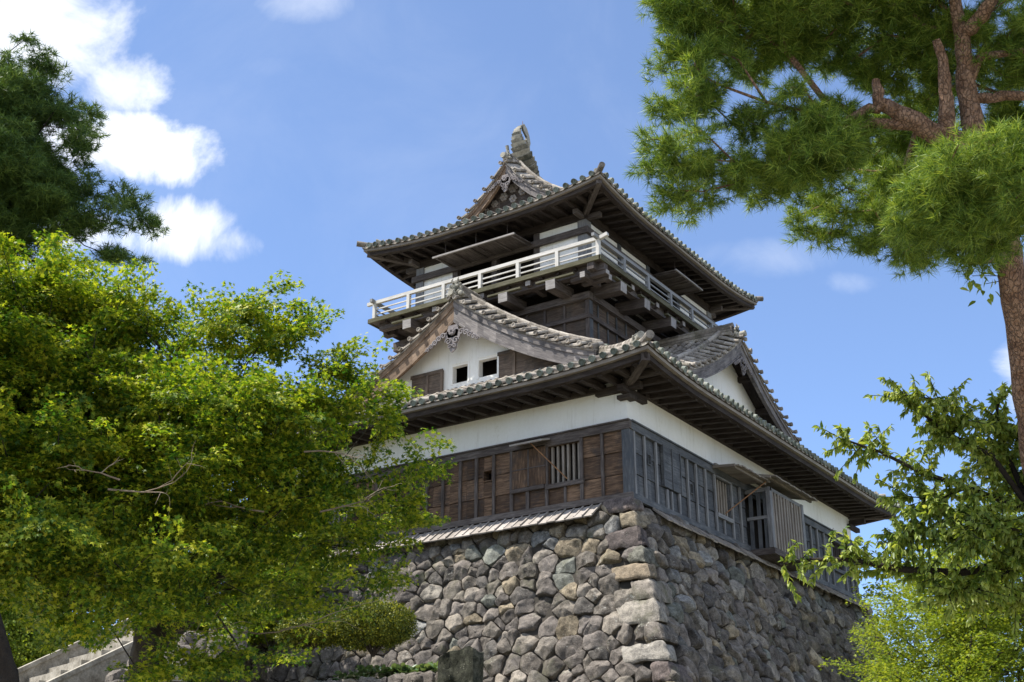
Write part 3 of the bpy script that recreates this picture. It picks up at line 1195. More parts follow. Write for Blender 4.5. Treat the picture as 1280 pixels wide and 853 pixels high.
# ---------- gables
def gable(name, c, axis_in, W, zpk, h, depth, wall_in, bb_h, win, label, open_eaves=False, pend_s=1.0, oni_s=1.0, ridge_h=.26, ridge_l=.6, plaster=True, lift=.28, rise=0, ridge_to=None, roofed=True, brown_side=-1):
    """gabled roof: c = point on the ground line under the verge peak (x, y), axis_in = inward horizontal direction,
    W = half width, h(t) = drop below the peak, depth = how far it runs back, wall_in = inset of the gable wall"""
    ai = np.array([*axis_in, 0.])
    out = -ai
    rt = np.cross(out, np.array([0, 0, 1.]))         # right, seen from outside is -rt
    C = np.array([c[0], c[1], 0.])
    up = np.array([0, 0, 1.])

    def Q(s, t, v, dz=0):                             # side, distance from the ridge, inset
        return C + rt * s * t + ai * v + up * (zpk - h(max(t, 0)) + dz)

    def mk(v):                                        # the verge tiles sink towards the gable face
        return lift * max(0, min(1, v / .60)) ** .85
    root = MB()
    for s in (-1, 1):
        P = lambda u, d, s=s: Q(s, W - d, u, lift * .85)          # u = inset, d = up the slope from the foot
        if roofed:
            us = [.62 + i * .281 for i in range(int((depth - .62) / .281) + 1)]
            dr = lambda u: (0, W - .05)
            rolls(root, P, us, dr)
            pans(root, P, us + [depth + .02], dr)
        # verge tiles laid across, each with a round end
        k = int(W / .33)
        for i in range(k + 1):
            t = .10 + (W - .15) * i / k
            Pw = lambda u, d, s=s: Q(s, u, d, .05 + mk(d))
            rolls(root, Pw, [t], lambda u: (-.04, .50), r=.056, step=.28, emi=0)
            # flat slab between two verge rolls
            t2 = min(W, t + (W - .15) / k)
            q0, q1 = Q(s, t + .02, -.03, .00), Q(s, t2 - .01, -.03, .065)
            q2, q3 = Q(s, t2 - .01, .56, .065 + mk(.56)), Q(s, t + .02, .56, .0 + mk(.56))
            dn = up * -.055
            root.add([q0, q1, q2, q3, q0 + dn, q1 + dn, q2 + dn, q3 + dn], [(0, 1, 2, 3), (7, 6, 5, 4), (0, 4, 5, 1), (1, 5, 6, 2), (2, 6, 7, 3), (3, 7, 4, 0)], tuple(ai))
        # deck under the verge tiles
        ts_ = [W * i / 16 for i in range(17)]
        root.ribbon([Q(s, t, .0, -.02) for t in ts_], [Q(s, t, .72, lift - .05) for t in ts_], up, .05)
        root.ribbon([Q(s, t, .72, lift - .05) for t in ts_], [Q(s, t, .72, -.25) for t in ts_], ai, .04)
        # descending ridge
        pts = [Q(s, .12 + (W - .25) * i / 10, .64, lift - .06) for i in range(11)]
        ridge_roll(root, pts, .18, .13, .065, tuple(ai))
    g = root.build(name, TM, keep)
    g['label'] = label
    # main ridge
    m = MB()
    r_to = depth if ridge_to is None else ridge_to
    pts = [Q(1, 0, .25 + (r_to - .25) * i / 8, rise * (1 - i / 8) ** 2 + lift * ridge_l) for i in range(9)]
    ridge_roll(m, pts, .26, ridge_h, .09, tuple(rt))
    m.build('ridge', TM, g)
    m = MB()
    oni(m, Q(1, 0, .14, .06), out, oni_s)
    m.tube([Q(1, 0, .35, .10 + oni_s * .02), Q(1, 0, -.12, .12 + oni_s * .02)], [.08, .09], n=12)
    part(m, 'ridge_end_tile', M['ornament'], g)
    # bargeboards
    n = 22
    for s in (-1, 1):
        ts = [W * 1.0 * i / n for i in range(n + 1)]
        def hh(t):
            return bb_h * (1 - .30 * min(1, t / W))
        A = [Q(s, t, .06, -.075) for t in ts]
        B = [Q(s, t, .06, -.075 - hh(t)) for t in ts]
        m = MB()
        m.ribbon(A, B, out, .09)
        m.ribbon([Q(s, t, .028, -.075) for t in ts], [Q(s, t, .028, -.075 - hh(t) * .30) for t in ts], out, .03)
        m.ribbon([Q(s, t, .040, -.076 - hh(t) * .88) for t in ts], [Q(s, t, .040, -.075 - hh(t) * 1.02) for t in ts], out, .02)
        bm = M['barge_brown'] if s == brown_side else M['barge']
        bb = part(m, 'bargeboard', bm, g)
        # soffit of the overhanging verge
        m = MB()
        m.ribbon([Q(s, t, .15, -.08) for t in ts], [Q(s, t, wall_in + .2, -.08) for t in ts], -up, .03)
        part(m, 'verge_soffit', M['soffit'], g)
        m = MB()
        m.ribbon([Q(s, t, .02, -.035) for t in ts], [Q(s, t, .02, -.074) for t in ts], out, .5)
        part(m, 'verge_batten', M['wood_pale'], g)
        if open_eaves:
            for q_ in (.25, .55, .82):
                t = W * q_
                m = MB()
                m.beam(Q(s, t, .10, -.21), Q(s, t, wall_in + .1, -.21), .14, .16)
                part(m, 'purlin_end', M['wood_dark'], g)
    m = MB()
    pendant(m, Q(1, 0, .02, -.075 - bb_h * 1.1), rt, up, out, pend_s)
    part(m, 'carved_pendant', M['carving'], g)
    # gable wall with real openings: vertical strips whose tops follow the roof
    m = MB()
    edges = sorted(set([-W + .1 + (2 * W - .2) * i / 30 for i in range(31)] + [w[0] for w in win] + [w[1] for w in win]))
    zb = zpk - h(W) - .35
    for a, b in zip(edges[:-1], edges[1:]):
        if b - a < 1e-4:
            continue
        mid = (a + b) / 2
        ta, tb = [zpk - h(abs(e)) - .10 for e in (a, b)]
        segs = []
        cur = zb
        for w in win:
            if w[0] - 1e-6 < mid < w[1] + 1e-6:
                segs.append((cur, cur, w[2], w[2]))
                cur = w[3]
        segs.append((cur, cur, ta, tb))
        for (z0, z1, z2, z3) in segs:
            if z2 <= z0 + .01 and z3 <= z1 + .01:
                continue
            z2, z3 = max(z2, z0), max(z3, z1)
            F = [C + rt * a + ai * wall_in + up * z0, C + rt * b + ai * wall_in + up * z1, C + rt * b + ai * wall_in + up * z3, C + rt * a + ai * wall_in + up * z2]
            K = [p + ai * .16 for p in F]
            m.add(F + K, [(0, 1, 2, 3), (7, 6, 5, 4), (0, 4, 5, 1), (3, 2, 6, 7)] + ([(0, 3, 7, 4)] if any(abs(a - w[1]) < 1e-6 for w in win) else []) + ([(1, 5, 6, 2)] if any(abs(b - w[0]) < 1e-6 for w in win) else []), (1, 0, 0))
    part(m, 'gable_wall', M['plaster'] if plaster else M['wood_beam'], g)
    # dark loft behind
    m = MB()
    ws = W * .8
    q = [C + rt * a + ai * (wall_in + .75) + up * z for a, z in ((-ws, zb), (ws, zb), (ws, zpk - h(ws) - .1), (ws * .5, zpk - h(ws * .5) - .15), (0, zpk - .2), (-ws * .5, zpk - h(ws * .5) - .15), (-ws, zpk - h(ws) - .1))]
    m.add(q, [tuple(range(7))], (1, 0, 0))
    part(m, 'dark_inner_wall', M['interior'], g)
    return g, Q


hD = lambda t: .78 * t - .05 * t * t
gf, QF = gable('front_gable', (MX, 1.1), (0, 1), 4.35, 6.72, hD, 2.6, .50, .62,
               [(-1.133, -.543, 4.44, 4.93), (-.18, .32, 4.44, 4.93)],
               'broad front gable with two small dark windows and a carved pendant', pend_s=.72, oni_s=.62, brown_side=1)
hR = lambda t: .75 * t - .05 * t * t
gr, QR = gable('side_gable', (-.10, 7.2), (-1, 0), 3.75, 6.31, hR, 3.3, .60, .42, [],
               'steep side gable with plain plaster wall under open eaves', open_eaves=True, pend_s=.52, oni_s=.42, brown_side=5)
# jambs and side boards of the front gable windows
for (x0, x1) in ((-6.15, -5.645), (-5.285, -4.69)):
    m = MB()
    m.box(x0 - .06, x0, 1.585, 1.78, 4.40, 4.98, (0, 0, 1))
    m.box(x1, x1 + .06, 1.585, 1.78, 4.40, 4.98, (0, 0, 1))
    m.box(x0 - .06, x1 + .06, 1.58, 1.78, 4.981, 5.03)
    w_ = part(m, 'window_frame', M['plaster'], gf)
for (x0, x1, z0, z1, mul) in ((-7.5, -6.45, 4.2, 4.90, -6.95), (-4.60, -2.75, 3.95, 4.97, -4.1)):
    m = MB()
    m.box(x0, x1, 1.54, 1.597, z0, z1, (1, 0, 0))
    m.box(x0 - .03, x1 + .03, 1.51, 1.538, z1 - .08, z1 + .02, (1, 0, 0))
    m.box(mul - .04, mul + .04, 1.50, 1.538, z0, z1 - .082, (0, 0, 1))
    if x1 < -5:
        m.box(x1 - .05, x1 + .03, 1.50, 1.538, z0, z1 - .082, (0, 0, 1))
    part(m, 'side_shutter', M['wood_tower'], gf)
# low dark louvre on the side gable wall
m = MB()
m.box(-.70, -.62, 5.85, 7.5, 4.52, 4.60)
m.box(-.70, -.62, 5.85, 7.5, 4.30, 4.36)
for i in range(8):
    m.box(-.69, -.635, 5.9 + i * .21, 5.98 + i * .21, 4.36, 4.52, (0, 0, 1))
part(m, 'louvre', M['wood_grey'], gr)

# ---------- second storey of the tower
m = MB()
for z in np.arange(4.3, 6.75, .31):
    m.box(TX0, TX1, TY0 - .02 - random.random() * .012, TY0 + .1, z, z + .304, (1, 0, 0))
    m.box(TX1 - .1, TX1 + .02 + random.random() * .012, TY0 + .1, TY1, z, z + .304, (0, 1, 0))
m.box(TX0, TX0 + .1, TY0 + .1, TY1, 4.3, 6.8)
m.box(TX0, TX1, TY1 - .1, TY1, 4.3, 6.8)
w2f = part(m, 'second_floor_wall', M['wood_tower'], label='boarded second floor wall shaded by the balcony')
for x in (0, -.72, -1.35, -1.95, -2.55, -3.4, -4.2, -5.0):
    m = MB()
    w = .10 if x == 0 else .035
    m.box(TX1 + x - w + (.06 if x == 0 else 0), TX1 + x + w - (.03 if x == 0 else 0), TY0 - .075, TY0 - .033, 4.3, 6.7, (0, 0, 1))
    part(m, 'batten', M['wood_beam'], w2f)
for y in (.02, .42, .95, 1.45, 2.0, 2.6, 3.2):
    m = MB()
    w = .11 if y == .02 else .035
    m.box(TX1 + .033, TX1 + .075, TY0 + y - w + .04, TY0 + y + w, 4.3, 6.7, (0, 0, 1))
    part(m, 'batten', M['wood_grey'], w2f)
m = MB()
m.box(TX0 - .06, TX1 + .10, TY0 - .11, TY0 - .034, 6.16, 6.28)
m.box(TX1 + .034, TX1 + .11, TY0 - .03, TY1, 6.16, 6.28)
m.box(TX0 - .1, TX1 + .14, TY0 - .16, TY0 + .05, 6.70, 6.90)
m.box(TX1 - .05, TX1 + .16, TY0 + .06, TY1, 6.70, 6.90)
part(m, 'wall_beam', M['wood_beam'], w2f)

# ---------- balcony
BX0, BX1, BY0, BY1 = MX - 3.842, MX + 3.842, MY - 4.88, MY + 4.88
m = MB()
m.box(BX0 - .08, BX1 + .08, BY0 - .08, TY0, 7.33, 7.40, (1, 0, 0))
m.box(TX1, BX1 + .08, TY0 + .002, TY1, 7.33, 7.40, (0, 1, 0))
m.box(BX0 - .08, TX0, TY0 + .002, TY1, 7.33, 7.40, (0, 1, 0))
m.box(BX0 - .08, BX1 + .08, TY1, BY1 + .08, 7.33, 7.40)
balc = part(m, 'balcony', M['wood_beam'], label='timber balcony floor running round the tower')
m = MB()
m.box(BX0 - .12, BX1 + .12, BY0 - .14, BY0 - .085, 7.30, 7.43)
m.box(BX1 + .085, BX1 + .14, BY0 - .14, BY1 + .1, 7.295, 7.425)
m.box(BX0 - .14, BX0 - .125, BY0 - .14, BY1 + .1, 7.295, 7.425)
m.box(BX0 - .10, BX1 + .10, BY0 - .09, BY0 + .03, 7.405, 7.45)
part(m, 'mossy_edge', M['moss_wood'], balc)
m = MB()
m.box(BX0 + .12, BX1 + .10, BY0 + .10, BY0 + .30, 7.10, 7.325)
m.box(BX1 - .30, BX1 - .10, BY0 - .10, BY0 + .099, 7.10, 7.325)
m.box(BX1 - .30, BX1 - .10, BY0 + .301, BY1 - .1, 7.10, 7.325)
m.box(BX0 + .10, BX0 + .119, BY0 + .301, BY1 - .1, 7.10, 7.325)
m.box(BX0 - .10, BX0 + .3, BY0 + .55, BY0 + .75, 7.10, 7.32)
part(m, 'edge_beam', M['wood_beam'], balc)


def bracket(p0, p1, w, h):
    m = MB()
    p0, p1 = np.array(p0, float), np.array(p1, float)
    m.beam(p0, p1, w, h)
    b = part(m, 'bracket', M['wood_beam'], balc)
    m = MB()
    a = nrm(p1 - p0)
    m.beam(p1, p1 + a * .012, w * .98, h * .98)  # pale cap: sky light on the beam end put into its colour
    part(m, 'beam_end', M['wood_end'], b)


for x in (-3.40, -4.95, -6.55, -8.30):
    bracket((x, TY0 - .03, 6.98), (x, BY0 - .16 + .0, 6.93), .30, .27)
for x in (-4.2, -5.75, -7.4):
    bracket((x, TY0 - .03, 7.20), (x, BY0 - .04, 7.22), .16, .15)
for y in (3.50, 4.85, 6.45, 8.1, 9.7, 11.0):
    bracket((TX1 + .03, y, 6.98), (BX1 + .12, y, 6.93), .32, .28)
for y in (4.2, 5.65, 7.3, 8.9):
    bracket((TX1 + .03, y, 7.20), (BX1 + .04, y, 7.22), .16, .15)
for y in (3.6, 6.0):
    bracket((TX0 - .03, y, 6.98), (BX0 - .1, y, 6.93), .32, .28)
bracket((BX1 - .45, TY0 - .1, 7.02), (BX1 - .45, BY0 - .10, 7.00), .15, .16)
bracket((TX1 + .1, BY0 + .45, 7.02), (BX1 + .08, BY0 + .45, 7.00), .15, .16)
bracket((TX1 - .1, BY0 + .21, 7.04), (BX1 + .14, BY0 + .21, 7.04), .17, .12)
for i in range(14):
    x = -9.2 + i * .54
    m = MB()
    m.beam((x, BY0 - .02, 7.28), (x, TY0 - .1, 7.28), .08, .085)
    part(m, 'joist', M['wood_dark'], balc)
for i in range(15):
    y = 3.6 + i * .55
    m = MB()
    m.beam((BX1 + .02, y, 7.28), (TX1 + .1, y, 7.28), .08, .085)
    part(m, 'joist', M['wood_dark'], balc)
for (x0, x1) in ((-3.9, -2.7), (-5.5, -4.4), (-7.0, -6.1), (-8.9, -7.8)):
    m = MB()
    m.box(x0, x1, BY0 - .13, BY0 - .03, 7.085, 7.135)
    part(m, 'bearing_plate', M['moss_wood'], balc)
for (y0, y1) in ((3.1, 4.0), (4.5, 5.3), (6.1, 6.9), (7.7, 8.5)):
    m = MB()
    m.box(BX1 + .0, BX1 + .12, y0, y1, 7.075, 7.125)
    part(m, 'bearing_plate', M['moss_wood'], balc)

m = MB()
m.beam((BX0 - .28, BY0, 7.98), (BX1 + .06, BY0, 7.98), .095, .10)
rail = part(m, 'railing', M['wood_rail'], balc, label='silver-grey balcony top rail')
m = MB()
m.beam((BX1, BY0 - .28, 8.0), (BX1, BY0 + .049 - .1, 8.0), .09, .10)
m.beam((BX1, BY0 + .05, 7.98), (BX1, BY1 + .2, 7.98), .095, .10)
m.beam((BX0, BY0 - .2, 8.0), (BX0, BY0 - .05, 8.0), .09, .10)
m.beam((BX0, BY0 + .05, 7.98), (BX0, BY1 + .2, 7.98), .095, .10)
m.beam((BX0, BY1, 7.98), (BX1, BY1, 7.98), .095, .10)
part(m, 'top_rail', M['rail_shaded'], rail)
m = MB()
m.beam((BX1 + .06, BY0, 7.98), (BX1 + .30, BY0 - .0, 8.04), .10, .10)
part(m, 'rail_end', M['wood_rail'], rail)
for z in (7.60, 7.76):
    m = MB()
    m.beam((BX0, BY0, z), (BX1, BY0, z), .036, .036)
    part(m, 'lower_rail', M['wood_rail'], rail)
for X_ in (BX1, BX0):
    for z in (7.60, 7.76):
        m = MB()
        m.beam((X_, BY0, z + .002), (X_, BY1, z + .002), .036, .036)
        part(m, 'lower_rail', M['rail_shaded'], rail)
posts = [(BX1 - .0 - 7.684 * i / 6, BY0) for i in range(7)] + [(BX1, BY0 + 1.39 * i) for i in range(1, 8)] + [(BX0, BY0 + 1.39 * i) for i in range(1, 8)]
for (x, y) in posts:
    m = MB()
    m.box(x - .05, x + .05, y - .052, y + .052, 7.45, 7.93, (0, 0, 1))
    part(m, 'post', M['wood_rail'] if abs(y - BY0) < .01 else M['rail_shaded'], rail)

# ---------- third storey
ZB3, ZT3 = 7.40, 9.30
FB = [(-3.02, -4.40), (-7.45, -8.62)]
RB = [(TY0 + .20, 5.10), (5.28, 6.86), (9.0, 11.1)]
panels = [(b, a, TY0 + .04, TY0 + .16) for a, b in FB] + [(TX1 - .16, TX1 - .04, a, b) for a, b in RB]
panels += [(TX0 + .04, TX0 + .16, TY0 + .2, TY1 - .2), (TX0 + .2, TX1 - .2, TY1 - .16, TY1 - .04)]
for (x0, x1, y0, y1) in panels:
    m = MB()
    m.box(x0, x1, y0, y1, ZB3, ZT3)
    part(m, 'plaster_panel', M['plaster'])
for (x, y) in ((TX1 - .13, TY0 + .13), (TX0 + .13, TY0 + .13), (TX1 - .13, TY1 - .13), (TX0 + .13, TY1 - .13)):
    m = MB()
    m.box(x - .14, x + .14, y - .14, y + .14, ZB3, ZT3 + .1, (0, 0, 1))
    part(m, 'corner_post', M['batten_grey'])
for x in (-4.49, -5.95, -7.36):
    m = MB()
    m.box(x - .09, x + .09, TY0 + .0, TY0 + .18, ZB3, ZT3, (0, 0, 1))
    part(m, 'wall_post', M['wood_beam'])
for y in (5.19, 6.95, 8.90):
    m = MB()
    m.box(TX1 - .18, TX1 + .0, y - .09, y + .09, ZB3, ZT3, (0, 0, 1))
    part(m, 'wall_post', M['wood_grey'])
m = MB()
m.box(TX0 - .12, TX1 + .10, TY0 - .09, TY0 - .012, 8.74, 8.93)
m.box(TX1 + .012, TX1 + .09, TY0 - .10 + .10, TY1 + .1, 8.74, 8.93)
m.box(TX0 + .3, TX1 - .3, TY0 + .0, TY0 + .03, 7.41, 7.50)
part(m, 'tie_beam', M['wood_beam'])
m = MB()
m.box(TX0 - .05, TX1 + .05, TY0 - .05, TY0 + .14, 9.20, 9.44)
m.box(TX1 - .14, TX1 + .05, TY0 + .141, TY1, 9.20, 9.44)
m.box(TX0 - .05, TX0 + .14, TY0 + .141, TY1, 9.20, 9.44)
part(m, 'wall_plate', M['wood_dark'])
# dark room, seen through the opened bays
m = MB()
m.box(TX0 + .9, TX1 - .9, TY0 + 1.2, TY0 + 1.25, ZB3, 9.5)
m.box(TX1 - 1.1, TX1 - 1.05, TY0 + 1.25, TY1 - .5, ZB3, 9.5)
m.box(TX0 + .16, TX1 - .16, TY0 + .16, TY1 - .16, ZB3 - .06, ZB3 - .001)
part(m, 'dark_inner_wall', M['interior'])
m = MB()
for i in range(22):
    x = -7.2 + i * .125
    m.box(x - .022, x + .022, TY0 + .06, TY0 + .10, 7.50, 7.78, (0, 0, 1))
m.box(-7.27, -4.58, TY0 + .05, TY0 + .11, 7.781, 7.83)
for i in range(13):
    y = 7.12 + i * .135
    m.box(TX1 - .10, TX1 - .06, y - .022, y + .022, 7.42, 7.78, (0, 0, 1))
part(m, 'low_grille', M['wood_beam'])


def awning(face, a, b, z_h, out_, z_o, name_l):
    """top-hung board shutter swung up, with its hanging rods"""
    m = MB()
    k = 2
    for i in range(k):
        u0, u1 = a + (b - a) * i / k, a + (b - a) * (i + 1) / k
        c = (u0 + u1) / 2
        w = abs(u1 - u0) - .02
        if face == 'F':
            m.beam((c, TY0 - .10, z_h), (c, TY0 - out_, z_o + .02 * i), w, .035)
            for q in (-.42, 0, .42):
                m.beam((c + q * w, TY0 - .12, z_h - .04), (c + q * w, TY0 - out_ + .04, z_o - .035), .05, .035)
            m.beam((u0, TY0 - out_, z_o + .003), (u1, TY0 - out_, z_o + .003), .05, .05, (0, 0, 1), mi=1)
        else:
            m.beam((TX1 + .10, c, z_h), (TX1 + out_, c, z_o), w, .035)
            for q in (-.42, 0, .42):
                m.beam((TX1 + .12, c + q * w, z_h - .04), (TX1 + out_ - .04, c + q * w, z_o - .035), .05, .035)
            m.beam((TX1 + out_, u0, z_o + .003), (TX1 + out_, u1, z_o + .003), .05, .05, (0, 0, 1), mi=1)
    o = m.build('swung_up_shutter', [M['wood_beam'], M['wood_end']], keep)
    o['label'] = name_l
    m = MB()
    for q in (.12, .5, .88):
        u = a + (b - a) * q
        p = (u, TY0 - out_ * .85, z_o) if face == 'F' else (TX1 + out_ * .85, u, z_o)
        m.tube([p, (p[0], p[1], 9.5)], .012, n=5)
    part(m, 'hanging_rod', M['wood_dark'], o)


awning('F', -4.56, -7.42, 8.86, 1.02, 8.80, 'long shutter swung up over the open front bay of the top floor')
awning('R', 7.05, 8.85, 8.93, .85, 8.90, 'shutter swung up over the open side bay of the top floor')

# ---------- upper roof
f2 = lambda d: 9.54 + .30 * d + .0042 * d ** 4
UX, UY = 4.172, 5.213
UR = HipRoof(MX - UX, MX + UX, MY - UY, MY + UY, f2, .27, 3.2)
DG = 1.54
m = MB()
for face in 'FRBL':
    P, Ln = UR.P(face), UR.length(face)
    us = spaced(Ln, .278)

    def dr(u, Ln=Ln, face=face):
        c = max(0, min(u, Ln - u))
        if face in 'FB':
            return (0, min(c, DG + .50))
        if c < DG:
            return (0, c)
        if c < DG + .75:
            return (0, DG + .25)
        return (0, UX - .04)
    rolls(m, P, us[1:-1], dr)
    pans(m, P, us, dr)
upper_roof = m.build('upper_roof', TM, keep)
upper_roof['label'] = 'top hipped and gabled tiled roof with upturned corners'
for (cx, cy, sx, sy) in ((MX + UX, MY - UY, -1, 1), (MX - UX, MY - UY, 1, 1), (MX + UX, MY + UY, -1, -1)):
    m = MB()
    pts = []
    for i in range(9):
        d = .5 + (DG + .15 - .5) * i / 8
        z = f2(d) + .27 * max(0, 1 - d / 3.2) ** 3
        pts.append((cx + sx * d, cy + sy * d, z + .03))
    ridge_roll(m, pts, .22, .13, .08, (sx, -sy, 0))
    pts = []
    for i in range(4):
        d = -.12 + .67 * i / 3
        z = f2(max(d, 0)) + .27 * max(0, 1 - max(d, 0) / 3.2) ** 3
        pts.append(np.array((cx + sx * d, cy + sy * d, z + .055 + (.03 if i == 0 else 0))))
    m.tube(pts, [.085, .085, .085, .085], n=12)
    m.build('hip_ridge', TM, upper_roof)
    m = MB()
    o_ = nrm(np.array([-sx, -sy, 0.]))
    b_ = np.array([cx + sx * .44, cy + sy * .44, f2(.44) + .22])
    oni(m, b_, o_, .27, horn=False)
    m.tube([b_ + np.array([0, 0, .06]) - o_ * .15, b_ + o_ * .08 + np.array([0, 0, .11]), b_ + o_ * .22 + np.array([0, 0, .14])], [.06, .065, .08], n=12)
    part(m, 'ridge_end_tile', M['ornament'], upper_roof)
m = MB()
for face in 'FRBL':
    band(m, UR.P(face), UR.length(face), .035, .14, -.15, -.075)
part(m, 'eave_board', M['wood_pale'], upper_roof)
m = MB()
for face in 'FRBL':
    band(m, UR.P(face), UR.length(face), .12, .27, -.27, -.153)
    band(m, UR.P(face), UR.length(face), .02, .11, -.072, -.04)
part(m, 'eave_beam', M['wood_dark'], upper_roof)
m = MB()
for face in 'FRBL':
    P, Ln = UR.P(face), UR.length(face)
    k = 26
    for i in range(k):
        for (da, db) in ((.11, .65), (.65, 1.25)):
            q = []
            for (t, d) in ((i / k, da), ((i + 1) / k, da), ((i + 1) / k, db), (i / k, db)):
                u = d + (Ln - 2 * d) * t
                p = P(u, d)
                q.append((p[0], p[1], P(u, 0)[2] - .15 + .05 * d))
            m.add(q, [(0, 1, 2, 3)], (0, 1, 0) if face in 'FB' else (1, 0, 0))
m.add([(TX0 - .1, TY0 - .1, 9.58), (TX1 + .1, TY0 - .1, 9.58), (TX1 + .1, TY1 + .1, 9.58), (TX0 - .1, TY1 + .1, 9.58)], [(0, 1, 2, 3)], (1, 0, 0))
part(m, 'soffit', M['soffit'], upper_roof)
rafters(UR, upper_roof, 'FRL', UX - TW[0], .40, 9.47, .10, .10, -.235)
for (cx, cy, sx, sy) in ((MX + UX, MY - UY, -1, 1), (MX - UX, MY - UY, 1, 1), (MX + UX, MY + UY, -1, -1)):
    m = MB()
    m.beam((cx + sx * .12, cy + sy * .12, 9.59), (cx + sx * 1.35, cy + sy * 1.35, 9.36), .15, .18)
    m.beam((cx + sx * .75, cy + sy * 1.28, 9.26), (cx + sx * 1.5, cy + sy * 1.28, 9.26), .14, .14)
    m.beam((cx + sx * 1.28, cy + sy * .75, 9.28), (cx + sx * 1.28, cy + sy * 1.5, 9.28), .14, .142)
    part(m, 'corner_rafter', M['wood_beam'], upper_roof)

# top gable at the front end of the ridge
hT = lambda t: f2(UX) - f2(max(UX - t, 0))
WG = UX - DG + .1
gt, QT = gable('top_gable', (MX, MY - UY + DG), (0, 1), 2.0, f2(UX) + .16, hT, 1.1, .50, .36, [],
               'small steep gable at the end of the top ridge', pend_s=.54, oni_s=.34, plaster=False, ridge_to=7.2, rise=.0, ridge_h=.14, ridge_l=.3, roofed=False, brown_side=1)


for (a_, b_, r_) in ((0, -1.02, .17), (-.34, -1.22, .15), (.34, -1.22, .15), (-.68, -1.36, .13), (.68, -1.36, .13), (0, -1.38, .14), (-1.0, -1.48, .10), (1.0, -1.48, .10)):
    m = MB()
    c_ = np.array([MX + a_, MY - UY + DG + .44, f2(UX) + b_ + .42])
    for k in range(6):
        t = k * math.pi / 3
        cc = c_ + np.array([math.cos(t) * r_ * .6, 0, math.sin(t) * r_ * .6])
        m.prism([cc + np.array([math.cos(q) * r_ * .36, 0, math.sin(q) * r_ * .36]) for q in np.linspace(0, 2 * math.pi, 11)[:-1]], (0, -1, 0), .05)
    m.tube([c_ + np.array([0, .02, 0]), c_ + np.array([0, -.05, 0])], r_ * .3, n=9)
    part(m, 'carved_flower', M['wood_end'], gt)
# ---------- ridge fish
def fish(base_y, sgn):
    m = MB()
    # centre line in the ridge plane: (offset along ridge, height, half height of the body)
    prof = [(1.86, 12.36, .14), (1.64, 12.44, .25), (1.34, 12.60, .34), (1.08, 12.84, .34), (.90, 13.08, .28), (.79, 13.28, .21), (.75, 13.46, .16), (.79, 13.62, .12), (.89, 13.76, .09), (1.01, 13.88, .06), (1.10, 13.94, .04)]
    C_ = []
    for i in range(len(prof) - 1):
        for q in range(2):
            t = q / 2
            C_.append([prof[i][k] * (1 - t) + prof[i + 1][k] * t for k in range(3)])
    C_.append(list(prof[-1]))
    P = [np.array([MX, base_y + sgn * a, z]) for a, z, r in C_]
    for i in range(len(P) - 1):
        d = nrm(P[i + 1] - P[i])
        r0, r1 = C_[i][2], C_[i + 1][2]
        m.tube([P[i] - d * .02, P[i + 1] + d * .035], [r0 * .86, r1 * 1.12], n=12, flat=.5, side=(1, 0, 0))
    P = [np.array([MX, base_y + sgn * a, z]) for a, z, r in prof]
    # ridge of fin plates down the inner side, and the hooked tail fin
    T = P[-1]
    for k in range(7):
        a_, z_ = 1.70 - .085 * k, 12.62 + .11 * k
        m.prism([np.array([MX + .035, base_y + sgn * (a_ + da), z_ + dz]) for da, dz in ((-.12, -.06), (.07, -.03), (.10, .06), (-.10, .08))], (1, 0, 0), .07)
    fan = [(1.04, 13.92), (1.14, 14.02), (1.30, 13.92), (1.44, 13.70), (1.50, 13.48), (1.44, 13.30), (1.36, 13.44), (1.27, 13.50), (1.30, 13.62), (1.20, 13.70), (1.10, 13.78)]
    m.prism([np.array([MX + .035, base_y + sgn * a, z]) for a, z in fan], (1, 0, 0), .07)
    m.tube([(MX, base_y + .32 * sgn, 12.42), (MX, base_y + .22 * sgn, 12.78)], [.045, .055], n=8)
    # side fins and head
    for sx in (-1, 1):
        m.prism([np.array([MX + sx * .17, base_y + sgn * a, z]) for a, z in ((1.25, 12.5), (1.0, 12.9), (1.35, 12.8), (1.5, 12.6))], (1, 0, 0), .04)
        m.tube([(MX + sx * .10, base_y + sgn * 1.40, 12.62), (MX + sx * .17, base_y + sgn * 1.42, 12.66)], .05, n=8)
    m.box(MX - .2, MX + .2, base_y + sgn * .62, base_y + sgn * 1.9, 12.1, 12.34)
    f = part(m, 'ridge_fish', M['ornament'], keep, smooth=35, label='carved fish ornament with raised tail on the end of the top ridge')
    m = MB()
    m.tube([(MX, T[1], T[2] - .03), (MX, T[1], T[2] + .17)], [.012, .006], n=5)
    part(m, 'lightning_rod', M['iron'], f)


fish(3.50, 1)
fish(MY * 2 - 3.50, -1)

# ================================================================ STONEWORK
def clip_poly(poly, a, b, c):
    """keep the side a*x+b*y <= c"""
    out = []
    for i in range(len(poly)):
        p, q = poly[i], poly[(i + 1) % len(poly)]
        dp, dq = a * p[0] + b * p[1] - c, a * q[0] + b * q[1] - c
        if dp <= 0:
            out.append(p)
        if dp * dq < 0:
            t = dp / (dp - dq)
            out.append((p[0] + (q[0] - p[0]) * t, p[1] + (q[1] - p[1]) * t))
    return out


TINTS = [(.175, .157, .144), (.152, .138, .13), (.20, .182, .16), (.22, .20, .172), (.162, .146, .13), (.12, .113, .107), (.235, .215, .19), (.30, .25, .165), (.19, .215, .195), (.20, .215, .225), (.27, .255, .225)]
TW_ = [5, 5, 4, 4, 4, 3, 2, 1.2, .9, .7, 1.5]


